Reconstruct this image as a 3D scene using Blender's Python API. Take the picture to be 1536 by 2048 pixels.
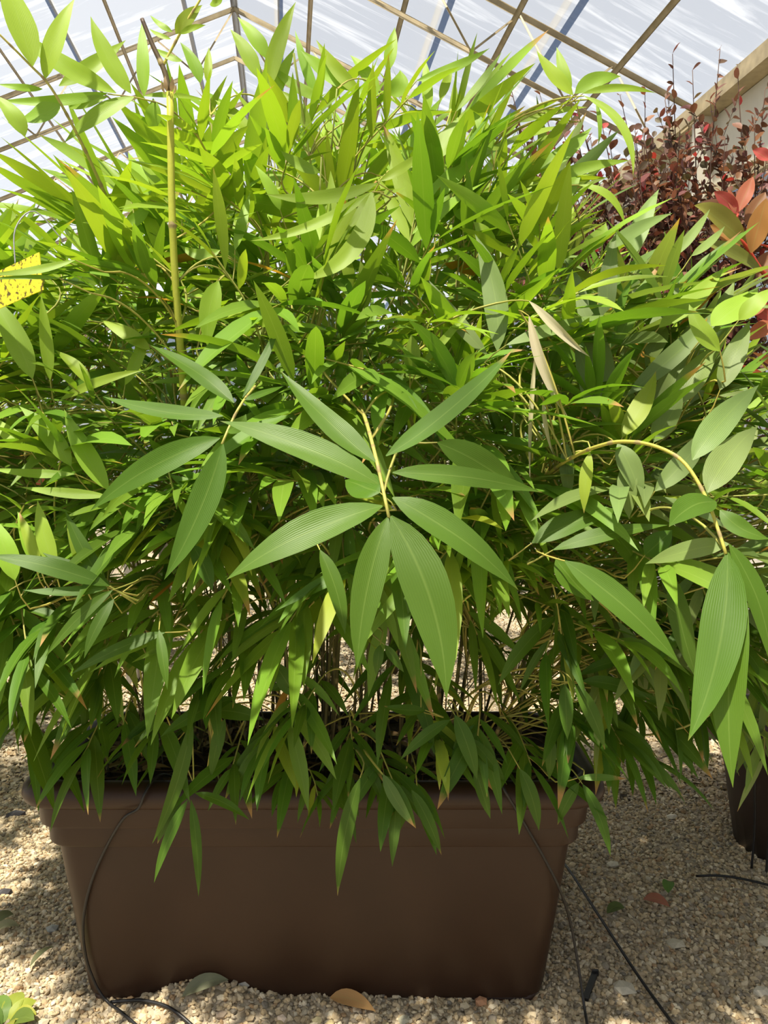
import bpy, math, random
import numpy as np
from mathutils import Vector as V, Matrix, Quaternion
from mathutils.bvhtree import BVHTree

random.seed(7)
np.random.seed(7)
R = random.uniform
scene = bpy.context.scene
col = scene.collection
for o in list(bpy.data.objects):
    bpy.data.objects.remove(o)

# ------------------------------------------------------------------ camera
CAM_H, PITCH, F = 1.0, math.radians(-3.7), 1594.0
cam_d = bpy.data.cameras.new('camera')
cam_d.sensor_fit = 'VERTICAL'
cam_d.sensor_height = 36.0
cam_d.lens = 36.0 * F / 2048.0
cam_d.clip_start = 0.02
cam = bpy.data.objects.new('camera', cam_d)
cam.location = (0, 0, CAM_H)
cam.rotation_euler = (math.radians(90) + PITCH, 0, 0)
col.objects.link(cam)
scene.camera = cam
CP, SP = math.cos(PITCH), math.sin(PITCH)


def at(px, py, d):
    """world point that the photograph shows at px, py, at depth d (metres) in front of the camera"""
    x = (px - 768.0) / F * d
    u = (1024.0 - py) / F * d
    return V((x, d * CP - u * SP, CAM_H + d * SP + u * CP))


def proj(p):
    y, z = p[1], p[2] - CAM_H
    d = y * CP + z * SP
    u = -y * SP + z * CP
    return 768 + F * p[0] / max(d, .01), 1024 - F * u / max(d, .01), d


# ------------------------------------------------------------------ world, sun, exposure
SUN_DIR = V((-0.22, -0.33, 0.92)).normalized()          # towards the sun
w = bpy.data.worlds.new('world')
scene.world = w
w.use_nodes = True
nt = w.node_tree
bg = nt.nodes['Background']
sky = nt.nodes.new('ShaderNodeTexSky')
sky.sky_type = 'NISHITA'
sky.sun_disc = False
sky.sun_elevation = math.asin(SUN_DIR.z)
sky.sun_rotation = math.radians(180 + 28)
sky.air_density = 1.0
sky.dust_density = 1.2
sky.ozone_density = 1.0
nt.links.new(sky.outputs[0], bg.inputs[0])
bg.inputs[1].default_value = 0.085
sd = bpy.data.lights.new('sun', 'SUN')
sd.energy = 15.0
sd.color = (1.0, 0.93, 0.79)
sd.angle = math.radians(1.6)
sun = bpy.data.objects.new('sun', sd)
sun.rotation_euler = (-SUN_DIR).to_track_quat('-Z', 'Y').to_euler()
sun.location = (0, -2, 6)
col.objects.link(sun)
scene.view_settings.view_transform = 'Standard'
scene.view_settings.look = 'None'
scene.view_settings.gamma = 1.0
scene.view_settings.use_curve_mapping = False
scene.view_settings.exposure = 0.0
scene.cycles.max_bounces = 10
scene.cycles.transparent_max_bounces = 16
scene.cycles.transmission_bounces = 8


# ------------------------------------------------------------------ materials
def newmat(name):
    m = bpy.data.materials.new(name)
    m.use_nodes = True
    return m, m.node_tree.nodes, m.node_tree.links, m.node_tree.nodes['Principled BSDF']


def rgb(c):
    return (c[0], c[1], c[2], 1.0)


def plain(name, c, rough=.6, noise=0.12, scale=30, metal=0, bump=0.0, spec=.5):
    m, N, L, b = newmat(name)
    tc = N.new('ShaderNodeTexCoord')
    n = N.new('ShaderNodeTexNoise')
    n.inputs['Scale'].default_value = scale
    n.inputs['Detail'].default_value = 6
    L.new(tc.outputs['Object'], n.inputs['Vector'])
    mx = N.new('ShaderNodeMix')
    mx.data_type = 'RGBA'
    mx.inputs[6].default_value = rgb([v * (1 - noise * 1.6) for v in c])
    mx.inputs[7].default_value = rgb([min(1, v * (1 + noise * 1.6)) for v in c])
    L.new(n.outputs[0], mx.inputs[0])
    L.new(mx.outputs[2], b.inputs['Base Color'])
    b.inputs['Roughness'].default_value = rough
    b.inputs['Metallic'].default_value = metal
    b.inputs['Specular IOR Level'].default_value = spec
    if bump:
        bp = N.new('ShaderNodeBump')
        bp.inputs['Strength'].default_value = bump
        bp.inputs['Distance'].default_value = .01
        L.new(n.outputs[0], bp.inputs['Height'])
        L.new(bp.outputs[0], b.inputs['Normal'])
    return m


def leaf_material(name, trans=.36, yellow=(1.28, 1.25, .45), rough=.42, vein=.05, serr=110.0):
    """leaf colour from the 'tint' attribute (alpha: how far the tip has dried), veins from the UV map"""
    m, N, L, b = newmat(name)
    a = N.new('ShaderNodeVertexColor')
    a.layer_name = 'tint'
    uv = N.new('ShaderNodeUVMap')
    sp = N.new('ShaderNodeSeparateXYZ')
    L.new(uv.outputs[0], sp.inputs[0])

    def math_(op, x, y=None, clamp=False):
        n = N.new('ShaderNodeMath')
        n.operation = op
        n.use_clamp = clamp
        for i, v in enumerate((x, y)):
            if v is None:
                continue
            if isinstance(v, (int, float)):
                n.inputs[i].default_value = v
            else:
                L.new(v, n.inputs[i])
        return n.outputs[0]
    # fine parallel veins across the blade
    s = math_('SINE', math_('MULTIPLY', sp.outputs[0], serr))
    veins = math_('MULTIPLY_ADD', s, vein)
    veins.node.inputs[2].default_value = 1.0
    mixv = N.new('ShaderNodeMix')
    mixv.data_type = 'RGBA'
    mixv.blend_type = 'MULTIPLY'
    mixv.inputs[0].default_value = .6
    L.new(a.outputs[0], mixv.inputs[6])
    L.new(veins, mixv.inputs[7])
    # pale midrib
    rib = math_('SUBTRACT', 1.0, math_('MULTIPLY', math_('ABSOLUTE', math_('SUBTRACT', sp.outputs[0], .5)), 26.0), True)
    mixr = N.new('ShaderNodeMix')
    mixr.data_type = 'RGBA'
    L.new(math_('MULTIPLY', rib, .2), mixr.inputs[0])
    L.new(mixv.outputs[2], mixr.inputs[6])
    mixr.inputs[7].default_value = (.34, .46, .12, 1)
    # blotches
    tc = N.new('ShaderNodeTexCoord')
    nz = N.new('ShaderNodeTexNoise')
    nz.inputs['Scale'].default_value = 38
    nz.inputs['Detail'].default_value = 3
    L.new(tc.outputs['Object'], nz.inputs['Vector'])
    # dried tip
    tip = math_('MULTIPLY', math_('SUBTRACT', math_('ADD', sp.outputs[1], math_('MULTIPLY', nz.outputs[0], .12)),
                                  math_('SUBTRACT', 1.06, math_('MULTIPLY', a.outputs[1], .3))), 9.0, True)
    tip = math_('MULTIPLY', tip, math_('GREATER_THAN', a.outputs[1], .05), True)
    mixt = N.new('ShaderNodeMix')
    mixt.data_type = 'RGBA'
    L.new(tip, mixt.inputs[0])
    L.new(mixr.outputs[2], mixt.inputs[6])
    mixt.inputs[7].default_value = (.46, .27, .10, 1)
    L.new(mixt.outputs[2], b.inputs['Base Color'])
    b.inputs['Roughness'].default_value = rough
    b.inputs['Specular IOR Level'].default_value = .26
    bp = N.new('ShaderNodeBump')
    bp.inputs['Strength'].default_value = .12
    bp.inputs['Distance'].default_value = .001
    L.new(s, bp.inputs['Height'])
    L.new(bp.outputs[0], b.inputs['Normal'])
    ty = N.new('ShaderNodeMix')
    ty.data_type = 'RGBA'
    ty.blend_type = 'MULTIPLY'
    ty.inputs[0].default_value = 1
    L.new(mixt.outputs[2], ty.inputs[6])
    ty.inputs[7].default_value = rgb(yellow)
    tr = N.new('ShaderNodeBsdfTranslucent')
    L.new(ty.outputs[2], tr.inputs[0])
    ms = N.new('ShaderNodeMixShader')
    ms.inputs[0].default_value = trans
    L.new(b.outputs[0], ms.inputs[1])
    L.new(tr.outputs[0], ms.inputs[2])
    L.new(ms.outputs[0], N['Material Output'].inputs[0])
    return m


M = {}
M['leaf'] = leaf_material('bamboo_leaf')
M['dark_leaf'] = leaf_material('burgundy_leaf', .3, (1.3, .95, .75), .5, .05, 8)
M['dry'] = leaf_material('dry_leaf', .25, (1.2, 1.1, .8), .7, .15)


def attr_mat(name, rough=.8, bumpscale=0, noise=.2):
    m, N, L, b = newmat(name)
    a = N.new('ShaderNodeVertexColor')
    a.layer_name = 'tint'
    tc = N.new('ShaderNodeTexCoord')
    n = N.new('ShaderNodeTexNoise')
    n.inputs['Scale'].default_value = 260
    n.inputs['Detail'].default_value = 4
    L.new(tc.outputs['Object'], n.inputs['Vector'])
    mr = N.new('ShaderNodeMapRange')
    mr.inputs[3].default_value = 1 - noise
    mr.inputs[4].default_value = 1 + noise
    L.new(n.outputs[0], mr.inputs[0])
    mx = N.new('ShaderNodeMix')
    mx.data_type = 'RGBA'
    mx.blend_type = 'MULTIPLY'
    mx.inputs[0].default_value = 1
    L.new(a.outputs[0], mx.inputs[6])
    L.new(mr.outputs[0], mx.inputs[7])
    L.new(mx.outputs[2], b.inputs['Base Color'])
    b.inputs['Roughness'].default_value = rough
    b.inputs['Specular IOR Level'].default_value = .25
    return m


M['stone'] = attr_mat('gravel_stone')
M['stem'] = attr_mat('bamboo_stem', .5, 0, .15)


def ground_mat():
    m, N, L, b = newmat('gravel_ground')
    tc = N.new('ShaderNodeTexCoord')
    vo = N.new('ShaderNodeTexVoronoi')
    vo.inputs['Scale'].default_value = 95
    L.new(tc.outputs['Object'], vo.inputs['Vector'])
    cr = N.new('ShaderNodeValToRGB')
    e = cr.color_ramp.elements
    e[0].position, e[0].color = 0, (.26, .20, .13, 1)
    e[1].position, e[1].color = 1, (.56, .47, .34, 1)
    k = e.new(.35); k.color = (.40, .33, .23, 1)
    k = e.new(.7); k.color = (.48, .40, .29, 1)
    L.new(vo.outputs['Color'], cr.inputs[0])
    n = N.new('ShaderNodeTexNoise')
    n.inputs['Scale'].default_value = 2.2
    L.new(tc.outputs['Object'], n.inputs['Vector'])
    mx = N.new('ShaderNodeMix')
    mx.data_type = 'RGBA'
    mx.blend_type = 'MULTIPLY'
    mx.inputs[0].default_value = .35
    L.new(cr.outputs[0], mx.inputs[6])
    L.new(n.outputs[1], mx.inputs[7])
    L.new(cr.outputs[0], b.inputs['Base Color'])
    bp = N.new('ShaderNodeBump')
    bp.inputs['Strength'].default_value = .9
    bp.inputs['Distance'].default_value = .008
    bp.invert = True
    L.new(vo.outputs['Distance'], bp.inputs['Height'])
    L.new(bp.outputs[0], b.inputs['Normal'])
    b.inputs['Roughness'].default_value = .9
    b.inputs['Specular IOR Level'].default_value = .2
    return m


def film_mat(name, axis_rot=0, clear=.62, tint=(.98, .975, .96)):
    """milky greenhouse film: part clear, part diffusing, with streaks of creased film"""
    m, N, L, b = newmat(name)
    tc = N.new('ShaderNodeTexCoord')
    mp = N.new('ShaderNodeMapping')
    mp.inputs['Scale'].default_value = (.55, 5.0, 1.0)
    mp.inputs['Rotation'].default_value = (0, 0, axis_rot)
    L.new(tc.outputs['UV'], mp.inputs[0])
    n = N.new('ShaderNodeTexNoise')
    n.inputs['Scale'].default_value = 1.7
    n.inputs['Detail'].default_value = 7
    n.inputs['Roughness'].default_value = .62
    n.inputs['Distortion'].default_value = .6
    L.new(mp.outputs[0], n.inputs['Vector'])
    mr = N.new('ShaderNodeMapRange')
    mr.inputs[1].default_value = .50
    mr.inputs[2].default_value = .72
    mr.inputs[3].default_value = 1 - clear
    mr.inputs[4].default_value = min(1, 1 - clear + .35)
    L.new(n.outputs[0], mr.inputs[0])
    N.remove(b)
    t = N.new('ShaderNodeBsdfTransparent')
    t.inputs[0].default_value = rgb(tint)
    tl = N.new('ShaderNodeBsdfTranslucent')
    tl.inputs[0].default_value = (.59, .625, .70, 1)
    df = N.new('ShaderNodeBsdfDiffuse')
    df.inputs[0].default_value = (.55, .57, .62, 1)
    m1 = N.new('ShaderNodeMixShader')
    m1.inputs[0].default_value = .3
    L.new(tl.outputs[0], m1.inputs[1])
    L.new(df.outputs[0], m1.inputs[2])
    m2 = N.new('ShaderNodeMixShader')
    L.new(mr.outputs[0], m2.inputs[0])
    L.new(t.outputs[0], m2.inputs[1])
    L.new(m1.outputs[0], m2.inputs[2])
    L.new(m2.outputs[0], N['Material Output'].inputs[0])
    return m


M['ground'] = ground_mat()
M['film'] = film_mat('roof_film')
M['wall_film'] = film_mat('wall_film', 0, .45, (.92, .97, 1))
M['frame'] = plain('rusty_galvanised_steel', (.38, .31, .19), .55, .35, 14)
M['frame_grey'] = plain('grey_steel', (.33, .34, .36), .5, .15, 10)
M['fascia'] = plain('cream_panel', (.55, .52, .44), .6, .1, 6)
M['planter'] = plain('brown_plastic', (.037, .0185, .0105), .40, .16, 9, 0, .05, .32)
M['pot_dark'] = plain('dark_plastic', (.045, .028, .022), .45, .2, 8)
M['terracotta'] = plain('terracotta', (.46, .15, .075), .8, .2, 12)
M['white_plastic'] = plain('white_plastic', (.8, .8, .78), .4, .04, 12)
M['soil'] = plain('dark_soil', (.05, .028, .017), .95, .5, 60, 0, .8)
M['tube'] = plain('black_tube', (.012, .011, .011), .45, .1, 40)
M['slate'] = plain('slate', (.06, .055, .06), .7, .2, 30, 0, .3)
M['bench'] = plain('grey_bench', (.22, .2, .17), .6, .2, 14)


def trap_mat():
    m, N, L, b = newmat('sticky_yellow')
    tc = N.new('ShaderNodeTexCoord')
    n = N.new('ShaderNodeTexNoise')
    n.inputs['Scale'].default_value = 170
    n.inputs['Detail'].default_value = 2
    L.new(tc.outputs['Object'], n.inputs['Vector'])
    cr = N.new('ShaderNodeValToRGB')
    e = cr.color_ramp.elements
    e[0].position, e[0].color = .36, (.12, .09, .01, 1)
    e[1].position, e[1].color = .46, (.93, .80, .03, 1)
    L.new(n.outputs[0], cr.inputs[0])
    L.new(cr.outputs[0], b.inputs['Base Color'])
    b.inputs['Roughness'].default_value = .16
    return m


M['trap'] = trap_mat()


# ------------------------------------------------------------------ helpers
def tag(o, label=None, cat=None, group=None, kind=None):
    for k, v in (('label', label), ('category', cat), ('group', group), ('kind', kind)):
        if v:
            o[k] = v
    return o


def empty(name, loc=(0, 0, 0), rz=0):
    o = bpy.data.objects.new(name, None)
    o.empty_display_size = .05
    o.location = loc
    o.rotation_euler = (0, 0, rz)
    col.objects.link(o)
    return o


class MB:
    """collects geometry for ONE mesh object"""

    def __init__(s):
        s.v, s.f, s.uv, s.c = [], [], [], []

    def add(s, verts, faces, color=(1, 1, 1, 0), uvs=None):
        n = len(s.v)
        s.v.extend(verts)
        s.f.extend([tuple(i + n for i in f) for f in faces])
        s.c.extend([color] * len(verts))
        s.uv.extend(uvs if uvs else [(0, 0)] * len(verts))

    def build(s, name, mat, parent=None, smooth=True, origin=None):
        """origin: world point for the object's own origin; vertices are given in world space"""
        me = bpy.data.meshes.new(name)
        org = V(origin) if origin is not None else (V(parent.location) if parent else V((0, 0, 0)))
        vs = np.array([tuple(p) for p in s.v], dtype=np.float64) - np.array(org)
        me.from_pydata(vs.tolist(), [], s.f)
        if smooth:
            me.polygons.foreach_set('use_smooth', [True] * len(me.polygons))
        ca = me.color_attributes.new('tint', 'FLOAT_COLOR', 'POINT')
        ca.data.foreach_set('color', np.array(s.c, dtype=np.float32).ravel())
        ul = me.uv_layers.new(name='UVMap')
        li = np.zeros(len(me.loops), dtype=np.int32)
        me.loops.foreach_get('vertex_index', li)
        ul.data.foreach_set('uv', np.array(s.uv, dtype=np.float32)[li].ravel())
        me.materials.append(mat)
        o = bpy.data.objects.new(name, me)
        col.objects.link(o)
        if parent:
            o.parent = parent
            o.location = org - V(parent.location)      # parents carry no rotation or scale
            if parent.parent:
                o.location = org - V(parent.location) - V(parent.parent.location)
        else:
            o.location = org
        return o


def frame(t, hint=V((0, 0, 1))):
    t = t.normalized()
    s = t.cross(hint)
    if s.length < 1e-4:
        s = t.cross(V((1, 0, 0)))
    s.normalize()
    return s, s.cross(t).normalized()


def tube(mb, pts, radii, n=6, color=(1, 1, 1, 0), caps=True):
    pts = [V(p) for p in pts]
    if not hasattr(radii, '__len__'):
        radii = [radii] * len(pts)
    verts, faces = [], []
    s = None
    for i, p in enumerate(pts):
        t = (pts[min(i + 1, len(pts) - 1)] - pts[max(i - 1, 0)])
        if t.length < 1e-9:
            t = V((0, 0, 1))
        t.normalize()
        if s is None:
            s, u = frame(t, V((0.1, 0.95, 0.2)))
        else:
            s = (s - t * s.dot(t)).normalized()
            u = t.cross(s)
        for k in range(n):
            a = 2 * math.pi * k / n
            verts.append(p + (s * math.cos(a) + u * math.sin(a)) * radii[i])
    for i in range(len(pts) - 1):
        for k in range(n):
            a, b = i * n + k, i * n + (k + 1) % n
            faces.append((a, b, b + n, a + n))
    if caps:
        faces.append(tuple(range(n - 1, -1, -1)))
        m = (len(pts) - 1) * n
        faces.append(tuple(m + k for k in range(n)))
    mb.add(verts, faces, color)


def box(mb, c, size, rot=None, color=(1, 1, 1, 0)):
    q = rot if rot is not None else Matrix.Identity(3)
    vs = []
    for z in (-1, 1):
        for x, y in ((-1, -1), (1, -1), (1, 1), (-1, 1)):
            vs.append(V(c) + q @ V((x * size[0] / 2, y * size[1] / 2, z * size[2] / 2)))
    mb.add(vs, [(3, 2, 1, 0), (4, 5, 6, 7), (0, 1, 5, 4), (1, 2, 6, 5), (2, 3, 7, 6), (3, 0, 4, 7)], color)


def bar(mb, a, b, wdt, hgt, up=V((0, 0, 1)), color=(1, 1, 1, 0)):
    a, b = V(a), V(b)
    t = b - a
    s, u = frame(t, up)
    q = Matrix((s, t.normalized(), u)).transposed()
    box(mb, (a + b) / 2, (wdt, t.length, hgt), q, color)


def bez(a, b, c, n):
    return [a * (1 - t) ** 2 + b * 2 * t * (1 - t) + c * t * t for t in [i / n for i in range(n + 1)]]


def catmull(pts, sub=6):
    pts = [V(p) for p in pts]
    out = []
    P = [pts[0] * 2 - pts[1]] + pts + [pts[-1] * 2 - pts[-2]]
    for i in range(1, len(P) - 2):
        for k in range(sub):
            t = k / sub
            a, b, c, d = P[i - 1], P[i], P[i + 1], P[i + 2]
            out.append(.5 * ((2 * b) + (c - a) * t + (2 * a - 5 * b + 4 * c - d) * t * t + (3 * b - a - 3 * c + d) * t ** 3))
    out.append(pts[-1])
    return out


BAM = ((0, .05), (.03, .22), (.09, .50), (.18, .79), (.30, .97), (.40, 1), (.54, .93), (.68, .75), (.80, .51), (.90, .24), (.96, .08), (1, .0))
OVAL = ((0, .06), (.1, .45), (.25, .86), (.42, 1), (.6, .95), (.78, .68), (.92, .3), (1, 0))


def prof(t, P=BAM):
    for (a, x), (b, y) in zip(P, P[1:]):
        if t <= b:
            return x + (y - x) * (t - a) / (b - a)
    return 0


def blade(p0, pc, p2, nrm, W, nseg=8, na=2, fold=.18, twist=0.0, wave=0.0, P=BAM, seed=0):
    """a leaf blade along a quadratic curve; returns verts, faces, uvs"""
    vs, fs, uv = [], [], []
    ts = [i / nseg for i in range(nseg + 1)]
    if nseg >= 8:
        ts = [t ** .92 for t in ts]
    pts = [p0 * (1 - t) ** 2 + pc * 2 * t * (1 - t) + p2 * t * t for t in ts]
    tans = [((pc - p0) * (1 - t) + (p2 - pc) * t).normalized() for t in ts]
    cols = 2 * na + 1
    for i, t in enumerate(ts):
        tg = tans[i]
        s = tg.cross(nrm)
        if s.length < 1e-4:
            s = tg.cross(V((.3, .5, .8)))
        s.normalize()
        if twist:
            s = Quaternion(tg, twist * t) @ s
        n = s.cross(tg).normalized()
        h = W * .5 * prof(t, P)
        for k in range(cols):
            x = (k - na) / na
            z = fold * abs(x) * h + (wave * h * math.sin(t * 9 + x * 2 + seed) if wave else 0)
            vs.append(pts[i] + s * (x * h) + n * z)
            uv.append((k / (cols - 1), t))
    for i in range(nseg):
        for k in range(cols - 1):
            a = i * cols + k
            fs.append((a, a + 1, a + cols + 1, a + cols))
    return vs, fs, uv


def loft(mb, rings, closed_bottom=True, closed_top=False):
    n = len(rings[0])
    vs = [p for r in rings for p in r]
    fs = []
    for i in range(len(rings) - 1):
        for k in range(n):
            a, b = i * n + k, i * n + (k + 1) % n
            fs.append((a, b, b + n, a + n))
    if closed_bottom:
        fs.append(tuple(range(n - 1, -1, -1)))
    if closed_top:
        m = (len(rings) - 1) * n
        fs.append(tuple(m + k for k in range(n)))
    mb.add(vs, fs)


def rrect(cx, cy, z, hx, hy, r, k=6):
    pts = []
    for (sx, sy, a0) in ((1, 1, 0), (-1, 1, 90), (-1, -1, 180), (1, -1, 270)):
        for i in range(k + 1):
            a = math.radians(a0 + 90 * i / k)
            pts.append(V((cx + sx * (hx - r) + r * math.cos(a), cy + sy * (hy - r) + r * math.sin(a), z)))
    return pts


def ring(cx, cy, z, r, n=28):
    return [V((cx + r * math.cos(2 * math.pi * i / n), cy + r * math.sin(2 * math.pi * i / n), z)) for i in range(n)]


def vary(c, a=.15):
    k = 1 + R(-a, a)
    return (c[0] * k * (1 + R(-a, a) * .7), c[1] * k, c[2] * k * (1 + R(-a, a)))


# ------------------------------------------------------------------ the setting: gravel floor
PX, PY0, PZ = -0.128, 1.36, 0.43          # planter: centre x, front of rim, rim top
PDEP = 0.44
PYC = PY0 + PDEP / 2


def gh(x, y):
    h = .004 * math.sin(3.1 * x + 1.3 * y) + .004 * math.sin(2.3 * y - 4.0 * x + 1)
    h += .046 * math.exp(-((x + .335) / .10) ** 2 - ((y - 1.40) / .055) ** 2)
    h += .016 * math.exp(-((x + .08) / .22) ** 2 - ((y - 1.395) / .05) ** 2)
    return h


fl = MB()
nx, ny = 120, 130
xs = np.concatenate([np.linspace(-6, -1.4, 20), np.linspace(-1.3, 1.3, nx - 40), np.linspace(1.4, 6, 20)])
ys = np.concatenate([np.linspace(-5, .8, 12), np.linspace(.9, 2.6, ny - 50), np.linspace(2.7, 15, 40)])
vs = [V((x, y, gh(x, y))) for y in ys for x in xs]
fs = [(j * len(xs) + i, j * len(xs) + i + 1, (j + 1) * len(xs) + i + 1, (j + 1) * len(xs) + i)
      for j in range(len(ys) - 1) for i in range(len(xs) - 1)]
fl.add(vs, fs)
floor = fl.build('floor', M['ground'])
tag(floor, kind='structure')

STONE_COLS = [(.56, .47, .33), (.62, .54, .40), (.48, .39, .26), (.42, .35, .25), (.36, .32, .26), (.30, .26, .20), (.66, .60, .48),
              (.53, .42, .27), (.40, .28, .17), (.24, .22, .19)]
STONE_COLS = [(min(.8, c[0] * .98), c[1] * .93, c[2] * .84) for c in STONE_COLS]
ICO_V = []
g = (1 + 5 ** .5) / 2
for a, b in ((1, g), (-1, g), (1, -g), (-1, -g)):
    ICO_V += [(0, a, b), (a, b, 0), (b, 0, a)]
ICO_V = np.array(ICO_V) / math.sqrt(1 + g * g)
ICO_F = []
for i in range(12):
    for j in range(i + 1, 12):
        for k in range(j + 1, 12):
            d = [np.linalg.norm(ICO_V[p] - ICO_V[q]) for p, q in ((i, j), (j, k), (i, k))]
            if max(d) < 1.2:
                nrm = np.cross(ICO_V[j] - ICO_V[i], ICO_V[k] - ICO_V[i])
                ICO_F.append((i, j, k) if np.dot(nrm, ICO_V[i]) > 0 else (i, k, j))
OCT_V = np.array([(1, 0, 0), (0, 1, 0), (-1, 0, 0), (0, -1, 0), (0, 0, 1), (0, 0, -1)], float)
OCT_F = [(0, 1, 4), (1, 2, 4), (2, 3, 4), (3, 0, 4)]


def in_planter(x, y, pad=0.0):
    return abs(x - PX) < .405 + pad and 1.42 - pad < y < 1.80 + pad


def stones_mesh(name, pts, base_v, base_f, rmin, rmax, parent):
    n = len(pts)
    nv = len(base_v)
    rs = np.random.uniform(rmin, rmax, n) * np.random.choice([1, 1, 1, .7, .7, 1.35], n)
    sc = np.stack([rs * np.random.uniform(.8, 1.35, n), rs * np.random.uniform(.7, 1.1, n), rs * np.random.uniform(.5, .85, n)], 1)
    jit = np.random.uniform(.72, 1.22, (n, nv, 1))
    v = base_v[None] * jit * sc[:, None, :]
    q = np.random.normal(size=(n, 4))
    q[:, 1:3] *= .35
    q /= np.linalg.norm(q, axis=1)[:, None]
    w_, x_, y_, z_ = q.T
    Rm = np.stack([1 - 2 * (y_ ** 2 + z_ ** 2), 2 * (x_ * y_ - z_ * w_), 2 * (x_ * z_ + y_ * w_),
                   2 * (x_ * y_ + z_ * w_), 1 - 2 * (x_ ** 2 + z_ ** 2), 2 * (y_ * z_ - x_ * w_),
                   2 * (x_ * z_ - y_ * w_), 2 * (y_ * z_ + x_ * w_), 1 - 2 * (x_ ** 2 + y_ ** 2)], 1).reshape(n, 3, 3)
    v = np.einsum('nij,nkj->nki', Rm, v)
    v += np.array(pts)[:, None, :] + np.array([0, 0, 1.0]) * (rs * .35)[:, None, None]
    f = np.array(base_f)[None] + (np.arange(n) * nv)[:, None, None]
    me = bpy.data.meshes.new(name)
    me.from_pydata(v.reshape(-1, 3).tolist(), [], f.reshape(-1, 3).tolist())
    cc = np.array(STONE_COLS)[np.random.choice(len(STONE_COLS), n, p=[.16, .14, .14, .13, .1, .07, .1, .08, .05, .03])]
    cc = cc * np.random.uniform(.8, 1.2, (n, 1))
    ca = me.color_attributes.new('tint', 'FLOAT_COLOR', 'POINT')
    ca.data.foreach_set('color', np.concatenate([np.repeat(cc, nv, 0), np.zeros((n * nv, 1))], 1).astype(np.float32).ravel())
    me.materials.append(M['stone'])
    o = bpy.data.objects.new(name, me)
    col.objects.link(o)
    o.parent = parent
    return o


near, far = [], []
while len(near) < 36000:
    y = R(1.12, 2.35)
    x = R(-.56, .56) * y
    if not in_planter(x, y, -.01):
        near.append((x, y, gh(x, y)))
while len(far) < 42000:
    y = 2.3 + 3.0 * random.random() ** 1.25
    x = R(-.56, .56) * y
    far.append((x, y, gh(x, y)))
near.sort(key=lambda p: p[1])
big = [p for p in near if p[1] < 1.9 and random.random() < .04][:300]
tag(stones_mesh('gravel', near, ICO_V, ICO_F, .0035, .0064, floor), kind='stuff')
tag(stones_mesh('distant_gravel', far, OCT_V, OCT_F, .006, .011, floor), kind='stuff')


def stone_obj(name, p, sx, sy, sz, c, mat, parent=None, rz=None):
    rng = random.Random(int(p[0] * 9999) + int(p[1] * 777))
    vs = []
    a = rng.uniform(0, 6.28) if rz is None else rz
    for q in ICO_V:
        k = rng.uniform(.78, 1.18)
        x, y, z = q[0] * sx * k, q[1] * sy * k, q[2] * sz * k
        vs.append(V((x * math.cos(a) - y * math.sin(a), x * math.sin(a) + y * math.cos(a), z)) + V(p))
    mb = MB()
    mb.add(vs, ICO_F, (c[0], c[1], c[2], 0))
    return mb.build(name, mat, parent, False, origin=p)


for (x, y, z) in big:
    r = R(.007, .0115)
    stone_obj('stone', (x, y, z + r * .35), r * R(1, 1.4), r * R(.8, 1.1), r * R(.5, .8), vary(random.choice(STONE_COLS[:8])), M['stone'], floor)

# ------------------------------------------------------------------ greenhouse shell
TH = math.radians(7.0)
AX = V((-math.sin(TH), math.cos(TH), 0))        # along the house
RT = V((math.cos(TH), math.sin(TH), 0))         # across the house
EAVE, RIDGE, S_R, S_E = 3.0, 4.22, -.34, 2.42
SLOPE = (RIDGE - EAVE) / (S_E - S_R)
S_L = S_R - (S_E - S_R)


def G(s, t, z):
    return RT * s + AX * t + V((0, 0, z))


def roof_z(s):
    return RIDGE - abs(s - S_R) * SLOPE


ceil = empty('ceiling')
tag(ceil, kind='structure')


def quad_panel(name, corners, mat, parent, uvs, sub=1):
    mb = MB()
    mb.add([V(c) for c in corners], [(0, 1, 2, 3)], (1, 1, 1, 0), uvs)
    return mb.build(name, mat, parent, False)


T0, T1 = -4.5, 15.0
BAY = 1.5
bays = [T0 + i * BAY for i in range(int((T1 - T0) / BAY) + 1)]
for a, b in zip(bays, bays[1:]):
    for s0, s1 in ((S_R, S_E), (S_R, S_L)):
        o = .0 if s1 > s0 else 7.3
        quad_panel('film_panel', [G(s0, a, roof_z(s0) + .06), G(s1, a, roof_z(s1) + .06), G(s1, b, roof_z(s1) + .06), G(s0, b, roof_z(s0) + .06)],
                   M['film'], ceil, [(0 + o, a), (3 + o, a), (3 + o, b), (0 + o, b)])


def cbar(name, a, b, w_, h_, mat, parent, up=V((0, 0, 1))):
    mb = MB()
    bar(mb, a, b, w_, h_, up)
    return mb.build(name, mat, parent, False)


def crod(name, a, b, r, mat, parent):
    mb = MB()
    tube(mb, [a, b], r, 8)
    return mb.build(name, mat, parent)


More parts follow.
